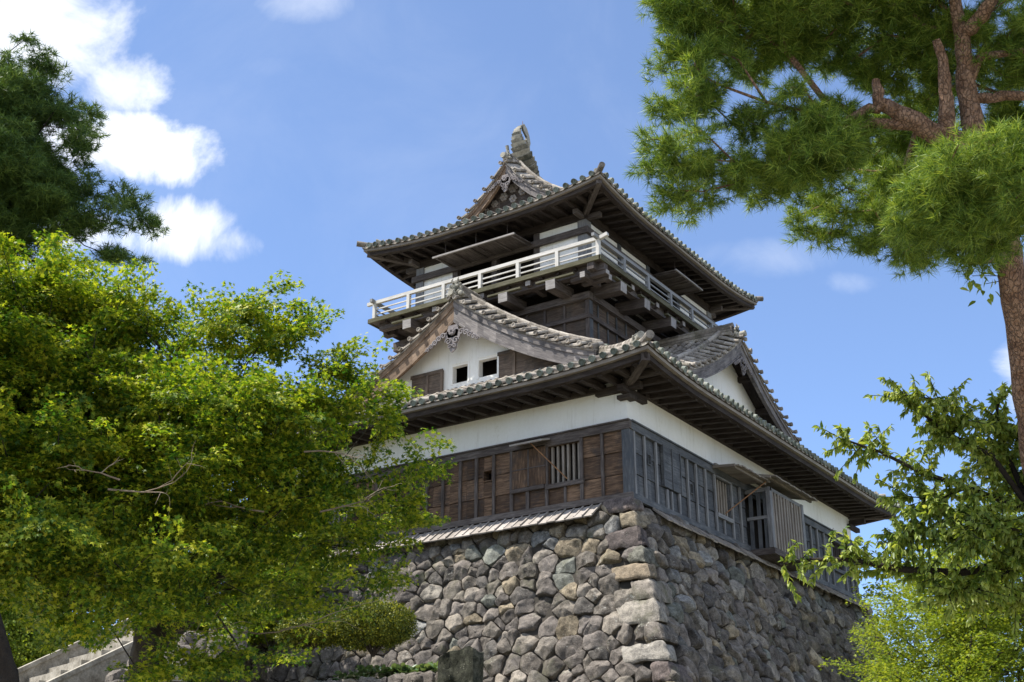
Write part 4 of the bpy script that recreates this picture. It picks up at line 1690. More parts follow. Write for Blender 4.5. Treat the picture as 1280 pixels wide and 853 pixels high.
class Stones:
    def __init__(s):
        s.V, s.S, s.Lp, s.T, s.n = [], [], [], [], 0

    def put(s, verts, faces, tint):
        s.V.append(verts)
        s.T.append(np.tile(np.array([*tint, 1.]), (len(verts), 1)))
        for f in faces:
            s.S.append(len(f))
            s.Lp.extend([s.n + i for i in f])
        s.n += len(verts)

    def cell(s, poly, place, tint, bulge=.10, gap=.005, facets=5, rough=.02, deep=.14, jut=.03, rings=(1., .985, .93, .8, .6, .38, .18), M_=28):
        """a rounded, faceted boulder filling a cell of the wall; place(u, v, h) -> world"""
        P = np.array(poly)
        c = P.mean(0)
        # resample the outline evenly, rounding corners
        for _ in range(2):
            Q = np.roll(P, -1, 0)
            P = np.stack([P * .9 + Q * .1, P * .1 + Q * .9], 1).reshape(-1, 2)
        seg = np.linalg.norm(np.roll(P, -1, 0) - P, axis=1)
        cs = np.concatenate([[0], np.cumsum(seg)])
        ts = np.linspace(0, cs[-1], M_, endpoint=False)
        PP = np.vstack([P, P[:1]])
        O = np.stack([np.interp(ts, cs, PP[:, 0]), np.interp(ts, cs, PP[:, 1])], 1)
        rad = np.linalg.norm(O - c, axis=1)
        size = rad.mean()
        if size < .02:
            return
        O = c + (O - c) * ((rad - gap * (1 + random.random())) / rad)[:, None]
        sd = random.random() * 100
        wob = np.array([noise.noise(Vector((math.cos(2 * math.pi * i / M_) * 1.6 + sd, math.sin(2 * math.pi * i / M_) * 1.6, sd))) for i in range(M_)])
        O = c + (O - c) * (1 - .015 + wob * .10)[:, None]
        b = min(bulge, size * .55)
        planes = []
        for k in range(facets):
            ang = random.random() * 6.283
            sl = random.uniform(.05, .75) if k else 0.04
            planes.append((math.cos(ang) * sl, math.sin(ang) * sl, b * random.uniform(.62, 1.05) if k else b * .8))
        jt = random.uniform(-jut, jut)
        verts, faces = [], []
        for ri, r in enumerate(rings):
            for i in range(M_):
                p = c + (O[i] - c) * r
                if ri == 0:
                    h = -deep
                else:
                    e = math.sqrt(max(0, 1 - (r ** 9)))
                    h = min([pl[2] - (p[0] - c[0]) * pl[0] - (p[1] - c[1]) * pl[1] for pl in planes])
                    h = h * e if h > 0 else h
                    h += rough * noise.noise(Vector((p[0] * 9, p[1] * 9, sd))) * 1.8 + .035 * noise.noise(Vector((p[0] * 3.5, p[1] * 3.5, sd + 5)))
                    h += jt
                verts.append(place(p[0], p[1], h))
        hc = min(pl[2] for pl in planes) + jt
        verts.append(place(c[0], c[1], hc))
        m = M_
        for ri in range(len(rings) - 1):
            for i in range(m):
                faces.append((ri * m + i, ri * m + (i + 1) % m, (ri + 1) * m + (i + 1) % m, (ri + 1) * m + i))
        k = (len(rings) - 1) * m
        for i in range(m):
            faces.append((k + i, k + (i + 1) % m, len(verts) - 1))
        s.put(np.array(verts), faces, tint)

    def build(s, name, parent=None, loc=None, mats=None):
        o = big_mesh(name, np.vstack(s.V), np.array(s.S), s.Lp, mats or [M['stone']], parent, np.vstack(s.T), loc)
        o.data.shade_smooth()
        try:
            o.data.set_sharp_from_angle(angle=R(30))
        except Exception:
            pass
        return o


def tint_of(v=None, warm=0):
    w = list(TW_)
    if warm:
        w[7] += 7 * warm
        w[8] += 5 * warm
        w[9] += 5 * warm
        w[10] += 3 * warm
    t = np.array(random.choices(TINTS, w)[0])
    return (t * .72 + t.mean() * np.array([1.07, 1.0, .92]) * .28) * random.uniform(.72, 1.12)


def rubble(st, u0, u1, v0, v1, place, skip, rh=.36, cw=.46, warm=None, squash=1.0, **kw):
    """irregular courses of fieldstones: jittered seeds and their Voronoi cells"""
    seeds = []
    v = v0 + rh / 2
    row = 0
    while v < v1 + rh:
        u = u0 - random.random() * cw
        while u < u1 + cw:
            w = cw * random.choice((.4, .6, .85, 1, 1.1, 1.35, 1.6))
            u += w / 2
            seeds.append((u + random.uniform(-.03, .03), (v + random.uniform(-.3, .3) * rh + .10 * math.sin(u * .9 + row)), w))
            if random.random() < .24:
                seeds.append((u + w * .5, v + rh * .5, .2))
            u += w / 2
        v += rh
        row += 1
    A = np.array([(a, b) for a, b, w in seeds])
    for i, (a, b, w) in enumerate(seeds):
        if a < u0 - .1 or a > u1 + .1 or b > v1 + .1 or skip(a, b):
            continue
        poly = [(a - .6, b - .5), (a + .6, b - .5), (a + .6, b + .5), (a - .6, b + .5)]
        d = (A - A[i])
        near = np.argsort((d ** 2).sum(1))[1:26]
        for j in near:
            dx, dy = d[j][0], d[j][1] * 1.15
            L2 = dx * dx + dy * dy
            # power-weighted bisector: big seeds keep more room
            k = .5 * L2 + .06 * (w - seeds[j][2]) * math.sqrt(L2)
            poly = clip_poly(poly, dx, dy * 1.15, k + dx * a + dy * 1.15 * b)
            if len(poly) < 3:
                break
        if len(poly) < 3:
            continue
        poly = clip_poly(clip_poly(poly, 0, -1, -v0), 0, 1, v1)
        if len(poly) < 3:
            continue
        st.cell(poly, place, tint_of(b, warm(a, b) if warm else 0), **kw)


OFF = lambda h: .10 + .355 * h + .006 * h * h
HB = 6.6
base = empty('rubble_wall', (0, 0, -HB))
tag(base, 'tall sloping wall of dry-laid fieldstones that carries the castle keep', 'stone wall')
nf = nrm(np.array([0, -1., .37]))
nr_ = nrm(np.array([1., 0, .37]))
st = Stones()
qh = [random.uniform(.36, .52) for _ in range(18)]
qz = [-.03]
for q in qh:
    qz.append(qz[-1] + q)
qlen = [(.95, .50) if k % 2 == 0 else (.50, .95) for k in range(18)]
qlen = [(a * random.uniform(.85, 1.15), b * random.uniform(.85, 1.15)) for a, b in qlen]


def qrow(h):
    for k in range(17):
        if h < qz[k + 1]:
            return k
    return 17


rubble(st, -12.6, 3.2, .02, HB, lambda u, v, h: np.array([u, -OFF(v), -v]) + nf * (h - .06),
       lambda a, b: a > OFF(b) - qlen[qrow(b)][0] + .24 or a < -AX - OFF(b) - .1, rh=.37, cw=.45,
       warm=lambda a, b: 1.0 if b < .75 and a < -1.3 else (.55 if b < 1.1 else 0), facets=6, bulge=.10, jut=.05)
st.build('front_stones', base)
st = Stones()
rubble(st, -2.6, 16.8, .02, HB, lambda u, v, h: np.array([OFF(v), u, -v]) + nr_ * (h - .06),
       lambda a, b: a < -OFF(b) + qlen[qrow(b)][1] - .24 or a > BY + OFF(b) + .1, rh=.40, cw=.47,
       warm=lambda a, b: .5 if b < 1.2 else .12, facets=5, bulge=.14, jut=.08)
st.build('side_stones', base)
# corner stones, long and short alternately, dressed to the edge
st = Stones()
ctints = [(.16, .135, .13), (.27, .235, .175), (.14, .12, .118), (.25, .255, .22), (.30, .25, .185), (.25, .23, .205), (.26, .245, .22), (.24, .22, .20), (.27, .26, .24)]
for k in range(17):
    h0, h1 = qz[k] + .012, qz[k + 1] - .012
    lf, lr = qlen[k]
    sd = random.random() * 50
    nx, ny, nz_ = 14, 14, 10
    tint = np.array(ctints[k % len(ctints)]) * random.uniform(.68, .92)
    tilt = random.uniform(-.06, .06)
    verts, faces = [], []
    # surface grid: walk along the front face to the corner then along the side
    cols = [('f', t) for t in np.linspace(1, 0, nx)] + [('r', t) for t in np.linspace(.08, 1, ny)]
    cols = [('F', 1)] + cols + [('R', 1)]
    for (fc, t) in cols:
        for j in range(nz_ + 1):
            w = j / nz_
            h = h0 + (h1 - h0) * w
            o = OFF(h) + .02
            edge = (1 - abs(2 * w - 1) ** 5)
            e2 = 1 - abs(t if fc in 'rR' else t) ** 6
            fc_ = fc.lower()
            inset = .05 * (1 - edge) + .08 * (1 - e2)
            if fc in 'FR':
                inset = .35
            if fc_ == 'f':
                p = np.array([o - t * lf + .0, -o + inset, -h - tilt * t * .5])
                if t < .06:
                    p += np.array([-inset - .02, .02, 0])
            else:
                p = np.array([o - inset, -o + t * lr, -h - tilt * t * .5])
            nn = nrm(np.array([.6, -.6, .3]))
            q = Vector(tuple(p * 3.2)) + Vector((sd, sd, 0))
            p = p + nn * (.06 * noise.noise(q) + .03 * noise.noise(q * 2.7) + .022 * noise.noise(q * 7)) + np.array([.03 * noise.noise(q * 1.4), 0, .05 * noise.noise(q * 1.1)])
            verts.append(p)
    m_ = nz_ + 1
    for i in range(len(cols) - 1):
        for j in range(nz_):
            faces.append((i * m_ + j, i * m_ + j + 1, (i + 1) * m_ + j + 1, (i + 1) * m_ + j))
    # top and bottom closing strips to the core
    core = len(verts)
    hm = (h0 + h1) / 2
    verts.append(np.array([OFF(h0) - .45, -OFF(h0) + .45, -h0 - .03]))
    verts.append(np.array([OFF(h1) - .45, -OFF(h1) + .45, -h1 + .03]))
    for i in range(len(cols) - 1):
        faces.append((core, i * m_, (i + 1) * m_))
        faces.append((core + 1, (i + 1) * m_ + nz_, i * m_ + nz_))
    st.put(np.array(verts), faces, tint)
st.build('corner_stones', base)
# earth core behind the stones
m = MB()
rows = [.12, .8, 1.6, 2.6, 3.8, 5.2, HB]
for a, b in zip(rows[:-1], rows[1:]):
    oa, ob = OFF(a) - .17, OFF(b) - .17
    ra = [(-AX - oa, -oa), (oa, -oa), (oa, BY + oa), (-AX - oa, BY + oa)]
    rb = [(-AX - ob, -ob), (ob, -ob), (ob, BY + ob), (-AX - ob, BY + ob)]
    for i in range(4):
        j = (i + 1) % 4
        m.add([(*ra[i], -a), (*ra[j], -a), (*rb[j], -b), (*rb[i], -b)], [(0, 1, 2, 3)])
oa = OFF(.12) - .17
m.add([(-AX - oa, -oa, -.12), (oa, -oa, -.12), (oa, BY + oa, -.12), (-AX - oa, BY + oa, -.12)], [(0, 1, 2, 3)])
part(m, 'earth_core', M['gap'], base)

# low retaining wall in front of the base
lw = empty('low_stone_wall', (-5.2, -3.5, -5.6))
tag(lw, 'low mossy retaining wall of rough stones in the shade below the maple, left of the standing slab', 'stone wall')
st = Stones()
TOPZ = -3.98
LWX0, LWX1 = -9.5, -2.35
rubble(st, LWX0, LWX1, 0.0, 1.75, lambda u, v, h: np.array([u, -3.50 - .08 * v, TOPZ - v]) + np.array([0, -1, .15]) * (h - .05),
       lambda a, b: False, rh=.36, cw=.46, facets=4, bulge=.12, jut=.04)
for i in range(18):
    x = LWX0 + (i + .5) * .4
    poly = [(x - .2, -3.52), (x + .2, -3.52), (x + .19, -3.14), (x - .19, -3.12)]
    st.cell(poly, lambda u, v, h: np.array([u, v, TOPZ + h - .02]), tint_of() * .9, bulge=.10, facets=3, deep=.2)
st.build('wall_stones', lw)
m = MB()
m.box(LWX0, LWX1, -3.42, -3.1, -5.8, TOPZ - .1)
part(m, 'earth_core', M['gap'], lw)

# standing slab
m = Stones()
sl = empty('standing_slab', (-1.95, -3.85, -5.6))
tag(sl, 'dark mossy upright stone slab with a flat top, at the right end of the low stone wall', 'stone slab')
mm = MB()
bx0, bx1, by0, by1, bz0, bz1 = -2.24, -1.40, -3.98, -3.62, -5.6, -3.62
gx, gy, gz = 9, 5, 18
verts, faces = [], {}


def slabp(i, j, k):
    x, y, z = bx0 + (bx1 - bx0) * i / gx, by0 + (by1 - by0) * j / gy, bz0 + (bz1 - bz0) * k / gz
    cxm = 2 * i / gx - 1
    z -= .07 * (abs(cxm) ** 4) * (k == gz) + .10 * (1 - i / gx) * (k / gz)
    q = Vector((x * 3, y * 3, z * 3))
    d = .09 * noise.noise(q) + .05 * noise.noise(q * 3) + .02 * noise.noise(q * 8)
    return (x + d, y - d, z + .06 * noise.noise(q * 1.3) * (k / gz))


def patch(pts):
    n_, k_ = len(pts), len(pts[0])
    mm.add([p for r_ in pts for p in r_], [(i * k_ + j, i * k_ + j + 1, (i + 1) * k_ + j + 1, (i + 1) * k_ + j) for i in range(n_ - 1) for j in range(k_ - 1)])


patch([[slabp(i, 0, k) for k in range(gz + 1)] for i in range(gx + 1)])
patch([[slabp(i, gy, k) for k in range(gz + 1)] for i in range(gx, -1, -1)])
patch([[slabp(gx, j, k) for k in range(gz + 1)] for j in range(gy + 1)])
patch([[slabp(0, j, k) for k in range(gz + 1)] for j in range(gy, -1, -1)])
patch([[slabp(i, j, gz) for j in range(gy + 1)] for i in range(gx + 1)])
part(mm, 'slab_body', M['slab'], sl, smooth=40)


# ================================================================ GROUND
def smooth(a, b, x):
    t = min(1, max(0, (x - a) / (b - a)))
    return t * t * (3 - 2 * t)


def ground_z(x, y):
    z = -9.1
    d_in = smooth(-22, -8, y) * smooth(14, 4, x)
    z += 3.2 * d_in
    z += .5 * smooth(-8, -5, y) * smooth(2, -3, x)
    r = math.hypot(x - MX, y - MY)
    z -= 5 * smooth(35, 120, r)
    z += .12 * noise.noise(Vector((x * .35, y * .35, 0)))
    return z


xs = [-6000, -2500, -900, -350, -150, -80] + list(np.arange(-50, 40.1, 1.25)) + [70, 150, 350, 900, 2500, 6000]
ys = [-6000, -2500, -900, -350, -150, -80, -55] + list(np.arange(-40, 45.1, 1.25)) + [70, 150, 350, 900, 2500, 6000]
V = np.array([(x, y, ground_z(x, y)) for y in ys for x in xs])
nx = len(xs)
F = [(j * nx + i, j * nx + i + 1, (j + 1) * nx + i + 1, (j + 1) * nx + i) for j in range(len(ys) - 1) for i in range(nx - 1)]
g = big_mesh('ground', V, np.full(len(F), 4), [i for f in F for i in f], [M['earth']])
g.data.shade_smooth()
tag(g, kind='structure')
m = MB()
k = 16
top = [[(-9.5 + 7.2 * i / k, -3.15 + 3.0 * j / 6, -4.12 + .10 * noise.noise(Vector((i * .6, j * .9, 3)))) for j in range(7)] for i in range(k + 1)]
m.add([p for r_ in top for p in r_], [(i * 7 + j, (i + 1) * 7 + j, (i + 1) * 7 + j + 1, i * 7 + j + 1) for i in range(k) for j in range(6)])
for side in (0, k):
    m.add([top[side][j] for j in range(7)] + [(top[side][j][0], top[side][j][1], -5.9) for j in range(7)], [(j, j + 1, j + 8, j + 7) for j in range(6)])
g2 = m.build('terrace', M['earth'])
tag(g2, kind='structure')
# gravel path below the camera leading up to the stairs
m = MB()
pp = [(14, -27), (11, -22.5), (7, -19), (2, -16.5), (-3, -14.2), (-6.6, -12.6)]
pts = []
for i in range(len(pp) - 1):
    for t in np.linspace(0, 1, 8, endpoint=False):
        pts.append((pp[i][0] * (1 - t) + pp[i + 1][0] * t, pp[i][1] * (1 - t) + pp[i + 1][1] * t))
pts.append(pp[-1])
rows = []
for i, (x, y) in enumerate(pts):
    a = np.array(pts[min(i + 1, len(pts) - 1)]) - np.array(pts[max(i - 1, 0)])
    a = a / np.linalg.norm(a)
    rows.append([(x - a[1] * s_ * 1.1, y + a[0] * s_ * 1.1) for s_ in (-1, -.5, 0, .5, 1)])
m.add([(x, y, ground_z(x, y) + .07) for r_ in rows for (x, y) in r_], [(i * 5 + j, i * 5 + j + 1, (i + 1) * 5 + j + 1, (i + 1) * 5 + j) for i in range(len(rows) - 1) for j in range(4)])
tag(m.build('path', M['gravel']), kind='structure')

# ---------- stairs
dirh = nrm(np.array([.257, .966, 0]))
rts = np.cross(dirh, np.array([0, 0, 1.]))
NS, RISE, RUN, HWS = 10, .19, .33, .68
C0 = at(60, 836, 24.0) + rts * HWS
stairs = empty('stone_stairs', C0 - np.array([0, 0, 1.5]))
tag(stairs, 'pale cut stone steps between sloping kerbs, climbing under the maple at lower left', 'stairs')
start = C0 - dirh * RUN * 5 - np.array([0, 0, RISE * 5])
for i in range(NS):
    p = start + dirh * RUN * i + np.array([0, 0, RISE * i])
    m = MB()
    c = p + dirh * (.26 + random.uniform(-.015, .015)) + np.array([0, 0, random.uniform(-.01, .01)])
    q_ = random.uniform(-.25, .25)
    m.beam(c - rts * HWS + np.array([0, 0, -.09]), c + rts * (q_ - .004) + np.array([0, 0, -.09]), .50, .19)
    m.beam(c + rts * (q_ + .004) + np.array([0, 0, -.085]), c + rts * HWS + np.array([0, 0, -.085]), .51, .19)
    part(m, 'step', M['cut_stone'], stairs)
for s_ in (-1, 1):
    m = MB()
    up_ = .10 if s_ < 0 else -.22
    a = start + rts * s_ * (HWS + .10) + np.array([0, 0, up_]) - dirh * .2
    b = a + dirh * (RUN * NS + .3) + np.array([0, 0, RISE * NS + .14])
    m.beam(a, b, .20, .07)
    m.beam(a + np.array([0, 0, -.26]), b + np.array([0, 0, -.26]), .15, .44)
    part(m, 'kerb', M['cut_stone'], stairs)
# a bank of loose stones right of the stairs
bank = Stones()
n_b = 0
BR = random.Random(5)
for i in range(26):
    a = start + rts * (HWS + .38 + BR.random() * .9) + dirh * (BR.random() * 3.9)
    hh_ = RISE / RUN * ((a - start) @ dirh)
    ctr = np.array([a[0], a[1], start[2] + hh_ - .52 - (0.25 * ((a - start) @ rts - HWS - .4))])
    r_ = BR.uniform(.16, .30)
    poly = [(math.cos(t) * r_ * BR.uniform(.8, 1.2), math.sin(t) * r_ * BR.uniform(.8, 1.1)) for t in np.linspace(0, 2 * math.pi, 7)[:-1]]
    bank = Stones()
    bank.cell(poly, lambda u, v, h, c=ctr: c + np.array([u, v, h + .08]), tint_of() * 1.25, bulge=.2, deep=.35, facets=4)
    tag(bank.build('boulder', None, tuple(ctr - np.array([0, 0, .3]))), 'loose grey boulder lying on the bank beside the pale stone steps', 'boulder', 'boulders beside the stone steps')


# ================================================================ VEGETATION
def tmpl_maple():
    pts = []
    lob = [(-112, .52), (-62, .80), (0, 1.0), (62, .80), (112, .52)]
    pts.append((0, -.18))
    for i, (a, r) in enumerate(lob[::-1]):
        t = R(90 + a)
        pts.append((math.cos(t) * r, math.sin(t) * r))
        if i < 4:
            t2 = R(90 + (lob[::-1][i][0] + lob[::-1][i + 1][0]) / 2)
            pts.append((math.cos(t2) * .34, math.sin(t2) * .34))
    return np.array([(x, y, -.18 * (x * x + y * y)) for x, y in pts]), [tuple(range(len(pts)))]


def tmpl_star5():
    v = [(0, -.15, 0), (-.85, .30, -.1), (-.25, .35, 0), (0, 1.0, -.12), (.25, .35, 0), (.85, .30, -.1)]
    return np.array(v), [(0, 1, 2, 3, 4, 5)]


def tmpl_oval():
    # folded pointed leaf hanging down its own length
    v = [(0, 0, 0), (-.24, .28, .07), (-.20, .62, .05), (0, 1.08, -.12), (.20, .62, .05), (.24, .28, .07), (0, .45, -.02)]
    return np.array(v), [(0, 6, 1), (1, 6, 2), (2, 6, 3), (3, 6, 4), (4, 6, 5), (5, 6, 0)]


def tmpl_round():
    v = [(math.sin(t) * .42, .5 - math.cos(t) * .5, -.1 * abs(math.sin(t))) for t in np.linspace(0, 2 * math.pi, 9)[:-1]]
    return np.array(v), [tuple(range(8))]


def scatter(name, tmpl, C, D, N, S, mat, parent):
    """leaves: centre C, pointing along D, facing N, size S (all arrays)"""
    T, F = tmpl
    D = D / np.linalg.norm(D, axis=1, keepdims=True)
    X = np.cross(D, N)
    X /= (np.linalg.norm(X, axis=1, keepdims=True) + 1e-9)
    Z = np.cross(X, D)
    V = C[:, None, :] + S[:, None, None] * (T[None, :, 0, None] * X[:, None] + T[None, :, 1, None] * D[:, None] + T[None, :, 2, None] * Z[:, None])
    n, k = len(C), len(T)
    loops1 = np.concatenate([np.array(f) for f in F])
    sizes = np.tile([len(f) for f in F], n)
    loops = (loops1[None] + (np.arange(n) * k)[:, None]).ravel()
    return big_mesh(name, V.reshape(-1, 3), sizes, loops, mat, parent)


def unit(n, rng=None):
    v = (rng or RNG).normal(size=(n, 3))
    return v / np.linalg.norm(v, axis=1, keepdims=True)


def sample_blobs(blobs, n, shell=.5, rng=RNG):
    """pad centres inside the union of ellipsoids (centre, rx, rz, weight); more of them near the outside"""
    w = np.array([b[1] * b[1] * b[2] * (b[3] if len(b) > 3 else 1) for b in blobs])
    w /= w.sum()
    pick = rng.choice(len(blobs), n, p=w)
    u = unit(n, rng)
    r = rng.random(n) ** (1 / 3 * (1 - shell) + .02)
    P, O = [], []
    for i in range(n):
        c, rx, rz = blobs[pick[i]][:3]
        q = u[i] * r[i] * np.array([rx, rx, rz])
        P.append(np.array(c) + q)
        O.append(u[i] * np.array([1, 1, rx / rz * .6]))
    O = np.array(O)
    return np.array(P), O / np.linalg.norm(O, axis=1, keepdims=True)


def branches(name, root_pts, root_rad, targets, mat, parent, tip=.006, droop=.0, sides=5, kfac=1.0, limb_name=None, wig=.12):
    """grows a branching skeleton from the trunk to every target point; trunk and branches are two meshes"""
    nodes = [np.array(p, float) for p in root_pts]
    par = [-1] + list(range(len(root_pts) - 1))
    nroot = len(nodes)
    dist = [0.]
    for i in range(1, nroot):
        dist.append(dist[-1] + np.linalg.norm(nodes[i] - nodes[i - 1]))
    A = np.array(nodes)
    D = np.array(dist)
    T = np.array(targets)
    dmin = np.min(np.linalg.norm(T[:, None] - A[None, nroot // 3:], axis=2), axis=1)
    for idx in np.argsort(dmin):
        t = T[idx]
        dd = np.linalg.norm(A - t, axis=1)
        cost = dd + .28 * D
        cost[:nroot // 3] += 3
        j = int(np.argmin(cost))
        L = dd[j]
        prev = j
        k = max(1, int(L / .45))
        for s_ in range(1, k + 1):
            q = A[j] + (t - A[j]) * s_ / k
            if s_ < k:
                q = q + RNG.normal(size=3) * wig * L * .25 + np.array([0, 0, droop * L * math.sin(math.pi * s_ / k)])
            nodes.append(q)
            par.append(prev)
            D = np.append(D, D[prev] + np.linalg.norm(q - nodes[prev]))
            prev = len(nodes) - 1
            A = np.vstack([A, q])
    n = len(nodes)
    cnt = np.zeros(n)
    ch = [0] * n
    for p in par:
        if p >= 0:
            ch[p] += 1
    for i in range(n):
        if ch[i] == 0:
            cnt[i] = 1
    for i in range(n - 1, nroot - 1, -1):
        cnt[par[i]] += cnt[i]
    rad = tip * np.sqrt(np.maximum(cnt, 1)) * kfac
    for i in range(nroot):
        rad[i] = root_rad[i]
    mt, mbn = MB(), MB()
    # smooth trunk tube
    tp, tr = [], []
    for i in range(nroot - 1):
        for q in range(4):
            t = q / 4
            tp.append(nodes[i] * (1 - t) + nodes[i + 1] * t + (RNG.normal(size=3) * root_rad[i] * .07 if q else 0))
            tr.append((root_rad[i] * (1 - t) + root_rad[i + 1] * t) * RNG.uniform(.93, 1.07))
    tp.append(nodes[nroot - 1])
    tr.append(root_rad[-1])
    mt.tube(tp, tr, n=14)
    for i in range(nroot, n):
        p = par[i]
        r0 = min(rad[p], rad[i] * 1.6) if p >= nroot else min(rad[p] * .8, rad[i] * 1.4)
        mbn.tube([nodes[p], nodes[i]], [r0, rad[i]], n=sides if rad[i] < .03 else 8, cap=False)
    o = part(mt, 'trunk', mat, parent, smooth=60)
    part(mbn, limb_name or 'limbs', mat, parent, smooth=60)
    return o


def layered(blobs, per, fx=(.42, .62), fz=(.16, .24), seed=1):
    """splits every mass of a crown into flat overhanging layers with air between them"""
    rg = np.random.default_rng(seed)
    out = []
    for bl in blobs:
        c, rx, rz = bl[:3]
        k = max(1, int(per * (rx / .9) * (rz / .6) + .5)) if rx > .45 else 1
        if k == 1:
            out.append((c, rx, rz, 1.6))
            continue
        for i in range(k):
            u = unit(1, rg)[0] * rg.uniform(.45, .82)
            cc = np.array(c) + u * np.array([rx, rx, rz])
            r = rx * rg.uniform(*fx)
            out.append((cc, r, max(.12, rz * rg.uniform(*fz)), 1.0))
    return out


def pad_leaves(P, O, per, R0, thin, size, rng=RNG, up=.25, aspect=.55, tilt=.35, droop=.35):
    """leaves of flat sprays: each pad is an elongated layer, longer along the outward direction"""
    n = len(P)
    N = n * per
    rr = np.sqrt(rng.random(N)) * np.repeat(R0 * rng.uniform(.7, 1.3, n), per)
    th = rng.random(N) * 2 * np.pi
    out = O.copy()
    out[:, 2] = out[:, 2] * .35 + up * .5
    out /= np.linalg.norm(out, axis=1, keepdims=True)
    sd = np.cross(out, [0, 0, 1.])
    sd /= (np.linalg.norm(sd, axis=1, keepdims=True) + 1e-9)
    nu = np.cross(sd, out)
    out, sd, nu = [np.repeat(a, per, 0) for a in (out, sd, nu)]
    a, b = rr * np.cos(th), rr * np.sin(th) * aspect
    h = rng.normal(size=N) * thin - droop * (rr ** 2)
    C = np.repeat(P, per, 0) + out * a[:, None] + sd * b[:, None] + nu * h[:, None]
    Nn = nu + rng.normal(size=(N, 3)) * tilt
    D = out * np.sign(a + .2)[:, None] * rng.uniform(.2, 1, N)[:, None] + sd * np.sign(b)[:, None] * rng.uniform(0, .8, N)[:, None] + rng.normal(size=(N, 3)) * .35
    D[:, 2] -= .25
    S = size * rng.uniform(.6, 1.35, N)
    return C, D, Nn, S


# ---------- the big maple on the left
mb_ = [(at(400, 600, 16.4), .8, .45, 1.3), (at(440, 560, 16.4), .6, .35, 1.3), (at(370, 690, 16.6), .9, .4, 1.2), (at(470, 665, 16.2), .60, .30, 1.5), (at(450, 705, 16.2), .65, .30, 1.5), (at(505, 650, 16.3), .40, .18, 1.5), (at(490, 725, 16.3), .30, .16, 1.5), (at(455, 490, 16.4), .50, .34, 1.4), (at(490, 520, 16.3), .42, .30, 1.4), (at(410, 450, 16.4), .4, .3, 1.3), (at(130, 780, 14.6), .9, .35, 1.3), (at(215, 765, 14.6), .8, .35, 1.3), (at(270, 800, 14.8), .8, .30, 1.3), (at(310, 745, 15.2), .9, .4, 1.2), (at(400, 735, 15.6), .8, .35, 1.3), (at(460, 720, 16), .5, .28, 1.4), (at(200, 835, 14.8), .5, .16, 1.2), (at(300, 835, 15.2), .7, .16, 1.3), (at(60, 700, 14.8), 1.0, .5), (at(70, 400, 16.5), 1.25, .85), (at(120, 362, 16.5), .75, .50), (at(200, 432, 16.5), 1.1, .68), (at(300, 440, 16.2), 1.0, .80), (at(350, 405, 16.5), .50, .45),
       (at(15, 362, 16.8), .8, .36), (at(345, 368, 16.6), .30, .32), (at(-30, 450, 16), 1.6, 1.4),
       (at(50, 560, 15.6), 1.5, 1.0), (at(210, 560, 15.3), 1.5, 1.1), (at(370, 540, 15.8), 1.05, .85), (at(445, 520, 16.2), .70, .52), (at(485, 575, 16.2), .70, .50), (at(545, 592, 16.3), .33, .10, 3), (at(500, 500, 16.3), .36, .26, 1.5), (at(535, 545, 16.3), .34, .14, 2), (at(425, 455, 16.4), .40, .30, 1.3), (at(75, 318, 16.7), .32, .16, 2), (at(150, 325, 16.7), .25, .13, 2), (at(275, 385, 16.4), .3, .14, 2), (at(385, 415, 16.5), .3, .25, 1.5), (at(500, 640, 16.3), .45, .22, 1.3),
       (at(420, 620, 15.8), 1.0, .60), (at(300, 660, 16), 1.3, .65), (at(130, 690, 15), 1.5, .65), (at(-60, 650, 15.5), 1.6, 1.1), (at(465, 700, 16.3), .52, .30), (at(430, 655, 16.3), .8, .35),
       (at(350, 760, 16.6), 1.15, .30), (at(250, 815, 16.2), .9, .22), (at(370, 815, 17), .45, .16), (at(60, 760, 15.5), .9, .25), (at(150, 735, 15), 1.1, .3)]
maple = empty('maple_tree', at(172, 905, 16.3) - np.array([0, 0, .9]))
tag(maple, 'large spreading maple with bright yellow-green leaves, filling the left side in front of the castle', 'maple tree')
P, O = sample_blobs(layered(mb_, 9, seed=5), 3000, .3)
C, D, N, S = pad_leaves(P, O, 120, .33, .03, .044, tilt=.3)
scatter('crown', tmpl_maple(), C, D, N, S, M['maple'], maple)
tr = [at(172, 905, 16.3), at(176, 850, 16.3), at(186, 805, 16.2), at(196, 760, 16.1), at(192, 715, 16.1), at(205, 655, 16.0), at(225, 590, 16), at(225, 530, 16), at(215, 470, 16.2)]
tr[0][2] = maple.location[2]
branches('maple', tr, [.26, .21, .19, .16, .13, .11, .09, .06, .04], P[::2], M['bark_maple'], maple, tip=.0045)
m = MB()
m.tube([at(186, 812, 16.2), at(232, 770, 16.0), at(262, 728, 15.9), at(292, 690, 15.8), at(330, 650, 15.7), at(360, 600, 15.8)], [.15, .14, .12, .10, .07, .04], n=12)
part(m, 'limb', M['bark_maple'], maple, smooth=60)
# bare pale twigs that show among the leaves
m = MB()
TR_ = random.Random(3)


def twig(p, d, L, r, dep):
    q = p
    pts = [p]
    d = nrm(d)
    for i in range(4):
        d = nrm(d + np.array([TR_.gauss(0, .14) for _ in range(3)]))
        q = q + d * L / 4
        pts.append(q)
        if dep and i > 0:
            twig(q, d + np.array([TR_.gauss(0, .6), TR_.gauss(0, .6), TR_.gauss(0, .35)]), L * .55, r * .55, dep - 1)
    m.tube(pts, [r, r * .85, r * .7, r * .5, r * .25], n=5)


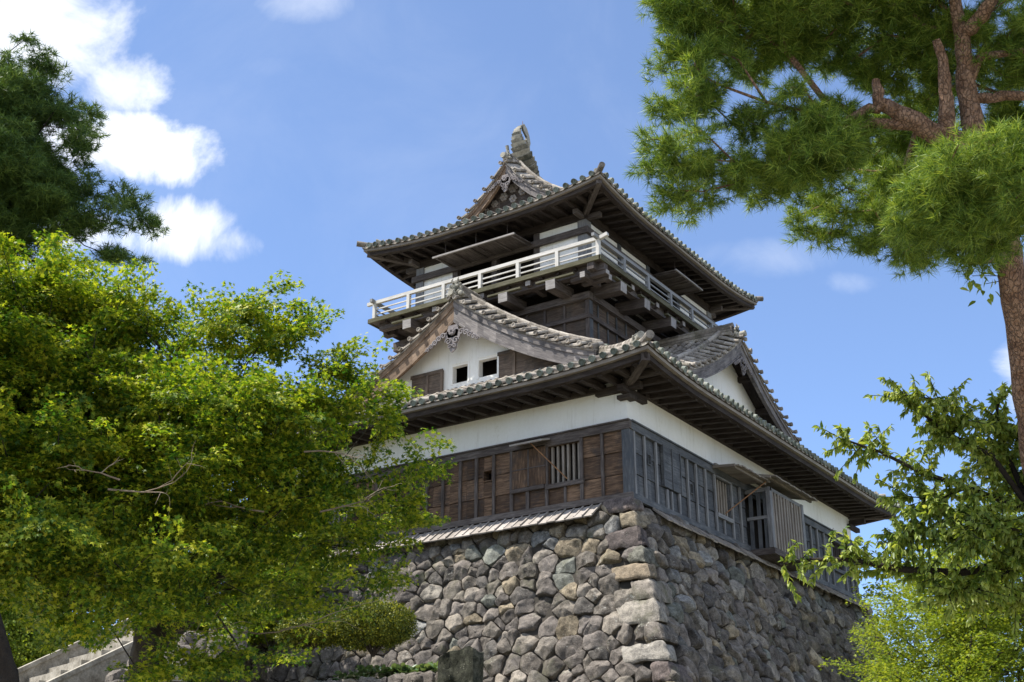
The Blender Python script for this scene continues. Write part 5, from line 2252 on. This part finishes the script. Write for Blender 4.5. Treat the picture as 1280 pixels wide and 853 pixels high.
for (x, y, D_, dx, dz, L) in ((135, 612, 13.9, 1, .1, .75), (330, 640, 14.9, -.8, .2, .6), (380, 565, 14.8, .9, .35, .7), (300, 790, 15.6, 1, .12, 1.0), (215, 790, 15.2, .8, -.1, .7), (400, 640, 14.9, .8, .5, .6), (150, 600, 13.8, -1, .3, .4)):
    m = MB()
    twig(at(x, y, D_), RV * dx + np.array([0, 0, dz]) - FV * .15, L, .011, 2)
    part(m, 'bare_twig', M['bark_twig'], maple)


# ---------- pines
def needles(tips, dirs, per, ln, wd, rng=RNG, spread=.9):
    """brush-like tufts: per needles round every shoot"""
    n = len(tips)
    N = n * per
    dd = np.repeat(dirs, per, 0)
    D = dd * rng.uniform(.35, 1.15, N)[:, None] + unit(N, rng) * spread
    D /= np.linalg.norm(D, axis=1, keepdims=True)
    base_ = np.repeat(tips, per, 0) - dd * (rng.random(N) * ln * .75)[:, None]
    side = np.cross(D, unit(N, rng))
    side /= (np.linalg.norm(side, axis=1, keepdims=True) + 1e-9)
    L = ln * rng.uniform(.75, 1.15, N)
    droop = np.zeros((N, 3))
    droop[:, 2] = -.12 * L
    V = np.stack([base_ - side * wd / 2, base_ + side * wd / 2, base_ + D * L[:, None] + droop], 1)
    return V.reshape(-1, 3)


def pine_crown(name, blobs, n_pads, per_pad, per, ln, wd, mat, parent, padR=.3, rng=RNG, shell=.5, upb=.55, lay=0):
    P, O = sample_blobs(layered(blobs, lay, seed=9) if lay else blobs, n_pads, shell, rng)
    n = len(P) * per_pad
    rr = np.sqrt(rng.random(n)) * padR
    th = rng.random(n) * 6.283
    off = np.stack([rr * np.cos(th), rr * np.sin(th), rng.normal(size=n) * .05 - .25 * rr ** 2], 1)
    T = np.repeat(P, per_pad, 0) + off
    dirs = np.stack([np.cos(th) * .8, np.sin(th) * .8, np.full(n, upb)], 1) + np.repeat(O, per_pad, 0) * .5 + rng.normal(size=(n, 3)) * .25
    dirs /= np.linalg.norm(dirs, axis=1, keepdims=True)
    V = needles(T, dirs, per, ln, wd, rng)
    k = len(V) // 3
    big_mesh(name, V, np.full(k, 3), np.arange(len(V)), mat, parent)
    return P, T, dirs


pine = empty('pine_tree', at(1330, 760, 12.4))
pine.location[2] = ground_z(pine.location[0], pine.location[1])
tag(pine, 'tall red-barked pine with long bright needles, leaning in from the right edge', 'pine tree')
pb = [(at(1110, 180, 13.8), .6, .3), (at(1010, 240, 13.4), .5, .2), (at(1060, 130, 13.6), .5, .25), (at(1150, 150, 13.6), .45, .25), (at(1255, 175, 13.6), .4, .22), (at(1200, 90, 13.4), .5, .25), (at(905, 60, 12.2), .62, .42), (at(860, 120, 12), .36, .22), (at(960, 20, 12.4), .75, .45), (at(1040, 60, 12.6), .75, .42), (at(960, 130, 12), .60, .33), (at(1030, 160, 12), .45, .28),
      (at(860, 195, 11.8), .46, .16), (at(930, 190, 11.8), .55, .22), (at(1010, 190, 11.7), .40, .20), (at(870, 245, 11.9), .30, .10), (at(930, 225, 12), .36, .14), (at(820, 185, 11.9), .20, .09),
      (at(1130, 30, 12.8), .70, .4), (at(1230, 20, 12.8), .75, .4), (at(1100, 90, 13), .5, .22), (at(1260, 80, 13), .5, .25), (at(875, -10, 12.2), .45, .3), (at(850, 20, 12.2), .16, .14),
      (at(1040, 225, 13), .55, .22), (at(1075, 270, 13), .60, .20), (at(1020, 280, 12.8), .30, .13), (at(1140, 300, 13), .5, .16), (at(1120, 240, 13.2), .45, .2),
      (at(1190, 215, 10.6), .42, .20), (at(1250, 205, 10.5), .42, .18), (at(1170, 255, 10.8), .42, .22), (at(1230, 270, 10.8), .45, .22), (at(1290, 235, 10.5), .4, .25), (at(1165, 225, 10.6), .26, .12), (at(1290, 130, 13.4), .4, .3),
      (at(1200, 320, 11.2), .25, .06), (at(1320, 60, 12.6), .8, .6), (at(1100, -60, 12.6), 1.4, .5)]
P, T, Dr = pine_crown('crown', pb, 980, 18, 34, .115, .0062, M['pine'], pine, padR=.17, shell=.3, lay=9)
tr = [np.array(pine.location), at(1310, 640, 12.2), at(1292, 560, 12.1), at(1276, 430, 12), at(1262, 320, 12), at(1245, 240, 12), at(1222, 180, 12.1), at(1208, 110, 12.3), at(1203, 50, 12.4), at(1190, -20, 12.6)]
# the heavy limbs
trunk_o = branches('pine', tr, [.18, .13, .12, .112, .108, .105, .10, .085, .065, .045], P, M['bark_pine'], pine, tip=.0055, sides=6, wig=.22)
m = MB()
for pts, rr in (([at(1222, 195, 12.1), at(1180, 178, 12), at(1130, 145, 11.9), at(1100, 128, 11.9), at(1095, 100, 12)], [.085, .085, .08, .06, .035]),
                ([at(1105, 130, 11.9), at(1070, 145, 11.9), at(1030, 165, 11.9), at(960, 170, 11.9)], [.045, .04, .03, .02]),
                ([at(1192, 205, 12), at(1184, 150, 12), at(1183, 100, 12.1), at(1170, 50, 12.2)], [.075, .07, .055, .035]),
                ([at(1210, 125, 12.3), at(1250, 122, 12.3), at(1300, 118, 12.3)], [.045, .045, .04]),
                ([at(1205, 40, 12.4), at(1235, 10, 12.3), at(1250, -30, 12.4)], [.07, .06, .04]),
                ([at(1255, 250, 11.7), at(1230, 262, 11.0), at(1200, 250, 10.7), at(1170, 248, 10.7)], [.05, .04, .03, .02])):
    n = len(pts)
    q, r2 = [], []
    for i in range(n - 1):
        for s_ in range(4):
            t = s_ / 4
            q.append(pts[i] * (1 - t) + pts[i + 1] * t + RNG.normal(size=3) * .012)
            r2.append((rr[i] * (1 - t) + rr[i + 1] * t) * RNG.uniform(.92, 1.08))
    q.append(pts[-1])
    r2.append(rr[-1])
    m.tube(q, r2, n=12)
part(m, 'limb', M['bark_pine'], pine, smooth=60)

pine2 = empty('pine_tree', at(-60, 500, 33.0))
pine2.location[2] = ground_z(pine2.location[0], pine2.location[1]) - .1
tag(pine2, 'dark green pine with layered drooping boughs, rising behind the maple at the upper left', 'pine tree')
p2 = [(at(195, 280, 32.3), 0.51, 0.20), (at(150, 322, 32.3), 0.67, 0.17), (at(100, 180, 32.3), 0.55, 0.24), (at(20, 60, 33.0), 1.10, 0.55), (at(-20, 110, 33.0), 1.95, 0.73), (at(50, 130, 32.4), 1.10, 0.49), (at(80, 145, 32.4), 0.73, 0.34), (at(10, 190, 33.0), 1.71, 0.61), (at(55, 200, 32.4), 0.98, 0.49), (at(60, 235, 32.4), 1.46, 0.49),
      (at(130, 245, 32.4), 1.10, 0.43), (at(165, 240, 32.5), 0.51, 0.34), (at(120, 285, 32.4), 1.22, 0.43), (at(175, 285, 32.4), 0.61, 0.37), (at(150, 315, 32.4), 0.67, 0.22), (at(20, 270, 32.4), 1.59, 0.61), (at(185, 262, 32.4), 0.43, 0.17), (at(-80, 240, 33.0), 2.44, 1.95), (at(30, 160, 33.7), 1.59, 1.46), (at(70, 250, 33.7), 1.34, 0.73), (at(-60, 380, 33.0), 1.95, 1.22)]
P, T, Dr = pine_crown('crown', p2, 1500, 26, 18, .20, .017, M['pine_far'], pine2, padR=.38, shell=.3, lay=5)
tr = [np.array(pine2.location), at(-60, 500, 33.0), at(-50, 380, 33.0), at(-35, 260, 33.0), at(-15, 150, 33.0), at(5, 70, 33.0)]
branches('pine', tr, [.35, .3, .26, .2, .13, .05], P[::2], M['bark_dark'], pine2, tip=.009, sides=5)

# ---------- cherry on the right
cherry = empty('cherry_tree', at(1480, 800, 12.5))
cherry.location[2] = ground_z(cherry.location[0], cherry.location[1])
tag(cherry, 'cherry tree with drooping pointed leaves, its boughs reaching in from the right edge', 'cherry tree')
CB = [([(1380, 690, 12.3), (1300, 670, 12.0), (1240, 655, 11.7), (1200, 668, 11.6)], .02, 22), ([(1380, 690, 12.3), (1320, 620, 12.6), (1270, 600, 12.7), (1220, 575, 12.7)], .02, 20), ([(1380, 690, 12.3), (1320, 560, 12.3), (1290, 520, 12.2)], .02, 16), ([(1280, 703, 12), (1230, 735, 11.8), (1180, 745, 11.8)], .012, 12), ([(1480, 740, 12.5), (1380, 690, 12.3), (1280, 703, 12), (1200, 716, 12), (1130, 712, 11.9), (1060, 700, 11.8), (1010, 700, 11.8), (975, 706, 11.8)], .05, 22),
      ([(1380, 690, 12.3), (1290, 640, 12.2), (1210, 610, 12.1), (1150, 590, 12), (1100, 565, 12), (1050, 548, 12)], .035, 18),
      ([(1290, 640, 12.2), (1240, 570, 12.2), (1190, 545, 12.1), (1150, 515, 12.1), (1125, 488, 12.1)], .03, 16),
      ([(1290, 640, 12.2), (1255, 560, 12.4), (1245, 520, 12.4), (1250, 495, 12.4)], .03, 12),
      ([(1190, 545, 12.1), (1205, 520, 12.1), (1175, 500, 12.1), (1140, 495, 12)], .015, 7),
      ([(1280, 703, 12), (1220, 680, 11.8), (1160, 665, 11.8), (1110, 680, 11.8)], .02, 14),
      ([(1280, 703, 12), (1240, 650, 11.8), (1190, 640, 11.8), (1140, 640, 11.8)], .02, 14),
      ([(1210, 610, 12.1), (1170, 625, 12.1), (1130, 620, 12.1)], .012, 8),
      ([(1380, 690, 12.3), (1300, 600, 12.5), (1270, 560, 12.5), (1275, 510, 12.5)], .03, 12),
      ([(1380, 690, 12.3), (1310, 740, 12.3), (1250, 745, 12.2), (1215, 760, 12.2)], .02, 12)]
m = MB()
LC, LD, LN, LS = [], [], [], []
CR = np.random.default_rng(4)
for pts, r0, nb in CB:
    pp_ = [at(*p) for p in pts]
    seglen = [np.linalg.norm(pp_[i + 1] - pp_[i]) for i in range(len(pp_) - 1)]
    m.tube(pp_, [r0 * (1 - .75 * i / (len(pp_) - 1)) for i in range(len(pp_))], n=8)
    tot = sum(seglen)
    for b in range(nb * 4):
        s_ = CR.random() ** .8 * tot
        if r0 > .025 and s_ < .12 * tot and len(pts) < 8:
            continue
        i = 0
        while i < len(seglen) - 1 and s_ > seglen[i]:
            s_ -= seglen[i]
            i += 1
        p = pp_[i] + (pp_[i + 1] - pp_[i]) * s_ / seglen[i]
        d = nrm((pp_[i + 1] - pp_[i]) * .8 + CR.normal(size=3) * .35 + np.array([0, 0, .12]))
        L = CR.uniform(.12, .38)
        q = p + d * L + np.array([0, 0, -.03])
        m.tube([p, q], [.005, .0025], n=4, cap=False)
        for k in range(int(16 + L * 66)):
            t = CR.random()
            c = p + (q - p) * t
            dr_ = nrm(d * .5 + CR.normal(size=3) * .45 + np.array([0, 0, -.75]))
            LC.append(c)
            LD.append(dr_)
            LN.append(CR.normal(size=3) * .6 + np.array([0, 0, 1.]) + FV * -.3)
            LS.append(CR.uniform(.038, .078))
for (x, y, D_) in ((1215, 345, 11.9), (1240, 340, 11.9), (1232, 355, 12), (1250, 330, 12)):
    c0 = at(x, y, D_)
    q = at(1285, 345, 12)
    m.tube([q, c0], [.006, .003], n=4, cap=False)
    for k in range(12):
        LC.append(c0 + CR.normal(size=3) * .06)
        LD.append(nrm(CR.normal(size=3) + np.array([0, 0, -.6])))
        LN.append(CR.normal(size=3) + np.array([0, 0, 1.]))
        LS.append(.085)
scatter('crown', tmpl_oval(), np.array(LC), np.array(LD), np.array(LN), np.array(LS), M['cherry'], cherry)
part(m, 'branch', M['bark_dark'], cherry, smooth=60)
m = MB()
m.tube([np.array(cherry.location), at(1490, 850, 12.5), at(1480, 740, 12.5), at(1500, 500, 12.6)], [.2, .15, .1, .05], n=12)
m.tube([at(1480, 620, 12.5), at(1380, 400, 12.3), at(1285, 345, 12)], [.05, .03, .008], n=8)
part(m, 'trunk', M['bark_dark'], cherry, smooth=60)


# ---------- smaller broadleaf trees and shrubs
def small_tree(name, label, cat, basept, blobs, pads, per, padR, size, tm, mat, bark, trunk_r, tip=.006, aspect=.6, group=None, seed=1, thin=.04):
    rg = np.random.default_rng(seed)
    b = np.array(basept, float)
    b[2] = ground_z(b[0], b[1]) - .05
    root = empty(name, b)
    tag(root, label, cat, group)
    P, O = sample_blobs(blobs, pads, .5, rg)
    C, D, N, S = pad_leaves(P, O, per, padR, thin, size, rg, aspect=aspect)
    scatter('crown', tm, C, D, N, S, mat, root)
    c = np.mean([x[0] for x in blobs], 0)
    tr = [b, b * .65 + c * .35, b * .3 + c * .7, c]
    branches(name, tr, [trunk_r, trunk_r * .8, trunk_r * .55, trunk_r * .3], P[::3], bark, root, tip=tip)
    return root


small_tree('maple_tree', 'small fine-leaved maple behind the cherry boughs at the lower right corner', 'maple tree', at(1250, 900, 19),
           [(at(1180, 790, 19), 1.1, .75), (at(1250, 760, 19), 1.2, .9), (at(1130, 815, 19), .55, .45), (at(1150, 750, 19.5), .6, .35), (at(1300, 800, 18.5), 1.2, 1.0), (at(1210, 860, 18.5), 1.4, .5), (at(1240, 690, 18.5), .9, .6), (at(1290, 640, 18.5), .8, .7), (at(1110, 770, 19.5), .35, .3), (at(1105, 840, 18.5), .5, .25)],
           900, 100, .34, .033, tmpl_maple(), M['maple_far'], M['bark_maple'], .12, seed=21)
small_tree('broadleaf_tree', 'dark leafy tree just visible past the far corner of the castle at the right', 'broadleaf tree', at(1190, 900, 36),
           [(at(1180, 740, 36), 1.9, 1.5), (at(1130, 770, 36), 1.0, .9), (at(1260, 720, 37), 2.0, 1.8), (at(1200, 860, 35), 2.5, 1.5)],
           300, 60, .6, .085, tmpl_round(), M['cherry'], M['bark_dark'], .2, seed=22)
# trees that close the view under the maple
bgt = [(at(-60, 760, 30), 3.0, 2.2, 31, 'bright leafy shrubbery-like tree behind the stone steps at the far left'), (at(250, 690, 34), 3.4, 2.6, 32, 'leafy tree behind the maple trunk, left of the castle corner'), (at(70, 620, 38), 3.6, 3.0, 33, 'taller leafy tree far behind the maple at the left')]
for (c, rx, rz, sd, lab) in bgt:
    b = np.array(c)
    small_tree('broadleaf_tree', lab, 'broadleaf tree', b, [(c, rx, rz), (c + np.array([1.2, 0, -1.0]), rx * .7, rz * .7), (c + np.array([-1.2, .5, .6]), rx * .6, rz * .5)], 520, 80, .7, .10, tmpl_star5(), M['maple_far'], M['bark_dark'], .22, seed=sd, group='trees behind the maple')


def shrub(name, label, c, rx, rz, n, size, tm, mat, seed, squareness=2.6):
    rg = np.random.default_rng(seed)
    root = empty(name, np.array(c) - np.array([0, 0, rz]))
    tag(root, label, 'shrub')
    u = unit(n, rg)
    k = (np.abs(u) ** squareness).sum(1) ** (-1 / squareness)
    lum = np.array([noise.noise(Vector(tuple(v * 2.2 + seed))) for v in u])
    lum2 = np.array([noise.noise(Vector(tuple(v * 6 + seed))) for v in u])
    r = k * rg.uniform(.35, 1.0, n) ** .35 * (1 + lum * .30 + lum2 * .12 + (rg.random(n) < .05) * rg.uniform(0, .18, n))
    lobes = [(0, 0, 0, 1.0), (-.55, .1, -.25, .62), (.50, -.1, -.32, .55), (-.1, -.3, .18, .66), (.2, .2, .1, .75)]
    li = rg.integers(0, 5, n)
    lo = np.array(lobes)[li]
    C = np.array(c) + (u * r[:, None] * lo[:, 3:4] * np.array([1, 1, .95]) + lo[:, :3]) * np.array([rx, rx, rz]) * .84
    N = u + rg.normal(size=(n, 3)) * .5
    D = rg.normal(size=(n, 3)) + u * .5 + np.array([0, 0, .4])
    scatter('foliage', tm, C, D, N, size * rg.uniform(.7, 1.3, n), mat, root)
    m = MB()
    for i in range(9):
        a = i * 2 * math.pi / 9
        m.tube([np.array(c) - np.array([0, 0, rz]), np.array(c) + np.array([math.cos(a) * rx * .4, math.sin(a) * rx * .4, -rz * .2]), np.array(c) + np.array([math.cos(a) * rx * .7, math.sin(a) * rx * .7, rz * .5])], [.03, .02, .008], n=6)
    part(m, 'stems', M['bark_maple'], root)
    return root


shrub('clipped_shrub', 'rounded yellow-green clipped shrub against the foot of the stone base', at(468, 782, 24.6), .85, .56, 48000, .026, tmpl_round(), M['shrub'], 8)
shrub('clipped_shrub', 'shaded low shrub left of the rounded yellow-green shrub, under the maple', at(390, 790, 25.2), .75, .34, 26000, .03, tmpl_round(), M['shrub'], 9)
shrub('clipped_shrub', 'bright green shrub mass behind the stone steps at the lower left corner', at(35, 812, 27.5), 1.7, .9, 24000, .045, tmpl_round(), M['maple_far'], 10, 2.0)


def rosette(c, n, size, seed, label):
    rg = np.random.default_rng(seed)
    root = empty('broad_leaved_plant', c)
    tag(root, label, 'plant', 'broad-leaved plants on the terrace above the low wall')
    th = rg.random(n) * 6.283
    D = np.stack([np.cos(th), np.sin(th), rg.uniform(-.1, .8, n)], 1)
    N = np.stack([-np.cos(th) * .4, -np.sin(th) * .4, np.ones(n)], 1) + rg.normal(size=(n, 3)) * .25
    C = np.array(c) + D * rg.uniform(.02, .16, n)[:, None] + np.array([0, 0, .08])
    scatter('leaves', tmpl_round(), C, D, N, size * rg.uniform(.7, 1.2, n), M['plant'], root)
    return root


for i in range(15):
    x = -5.4 + i * .2
    c = (x + random.uniform(-.1, .1), -3.05 + random.uniform(-.15, .35), -3.96 + random.uniform(0, .08))
    rosette(c, 44, .14, 50 + i, 'glossy broad-leaved plant at the edge of the terrace above the low stone wall')
# dark trunk at the lower left edge
dt = empty('bare_trunk', at(2, 900, 13) - np.array([0, 0, .8]))
tag(dt, 'dark leaning tree trunk at the bottom left edge of the picture', 'tree trunk')
m = MB()
q = [np.array(dt.location), at(8, 853, 13), at(2, 820, 13), at(-8, 780, 13), at(-30, 700, 13.1), at(-60, 560, 13.4)]
qq, rr = [], []
for i in range(len(q) - 1):
    for t in (0, .33, .66):
        qq.append(q[i] * (1 - t) + q[i + 1] * t + RNG.normal(size=3) * .008)
        rr.append(.12 - .012 * (i + t) + RNG.normal() * .004)
m.tube(qq, rr, n=12)
part(m, 'trunk', M['bark_dark'], dt, smooth=60)
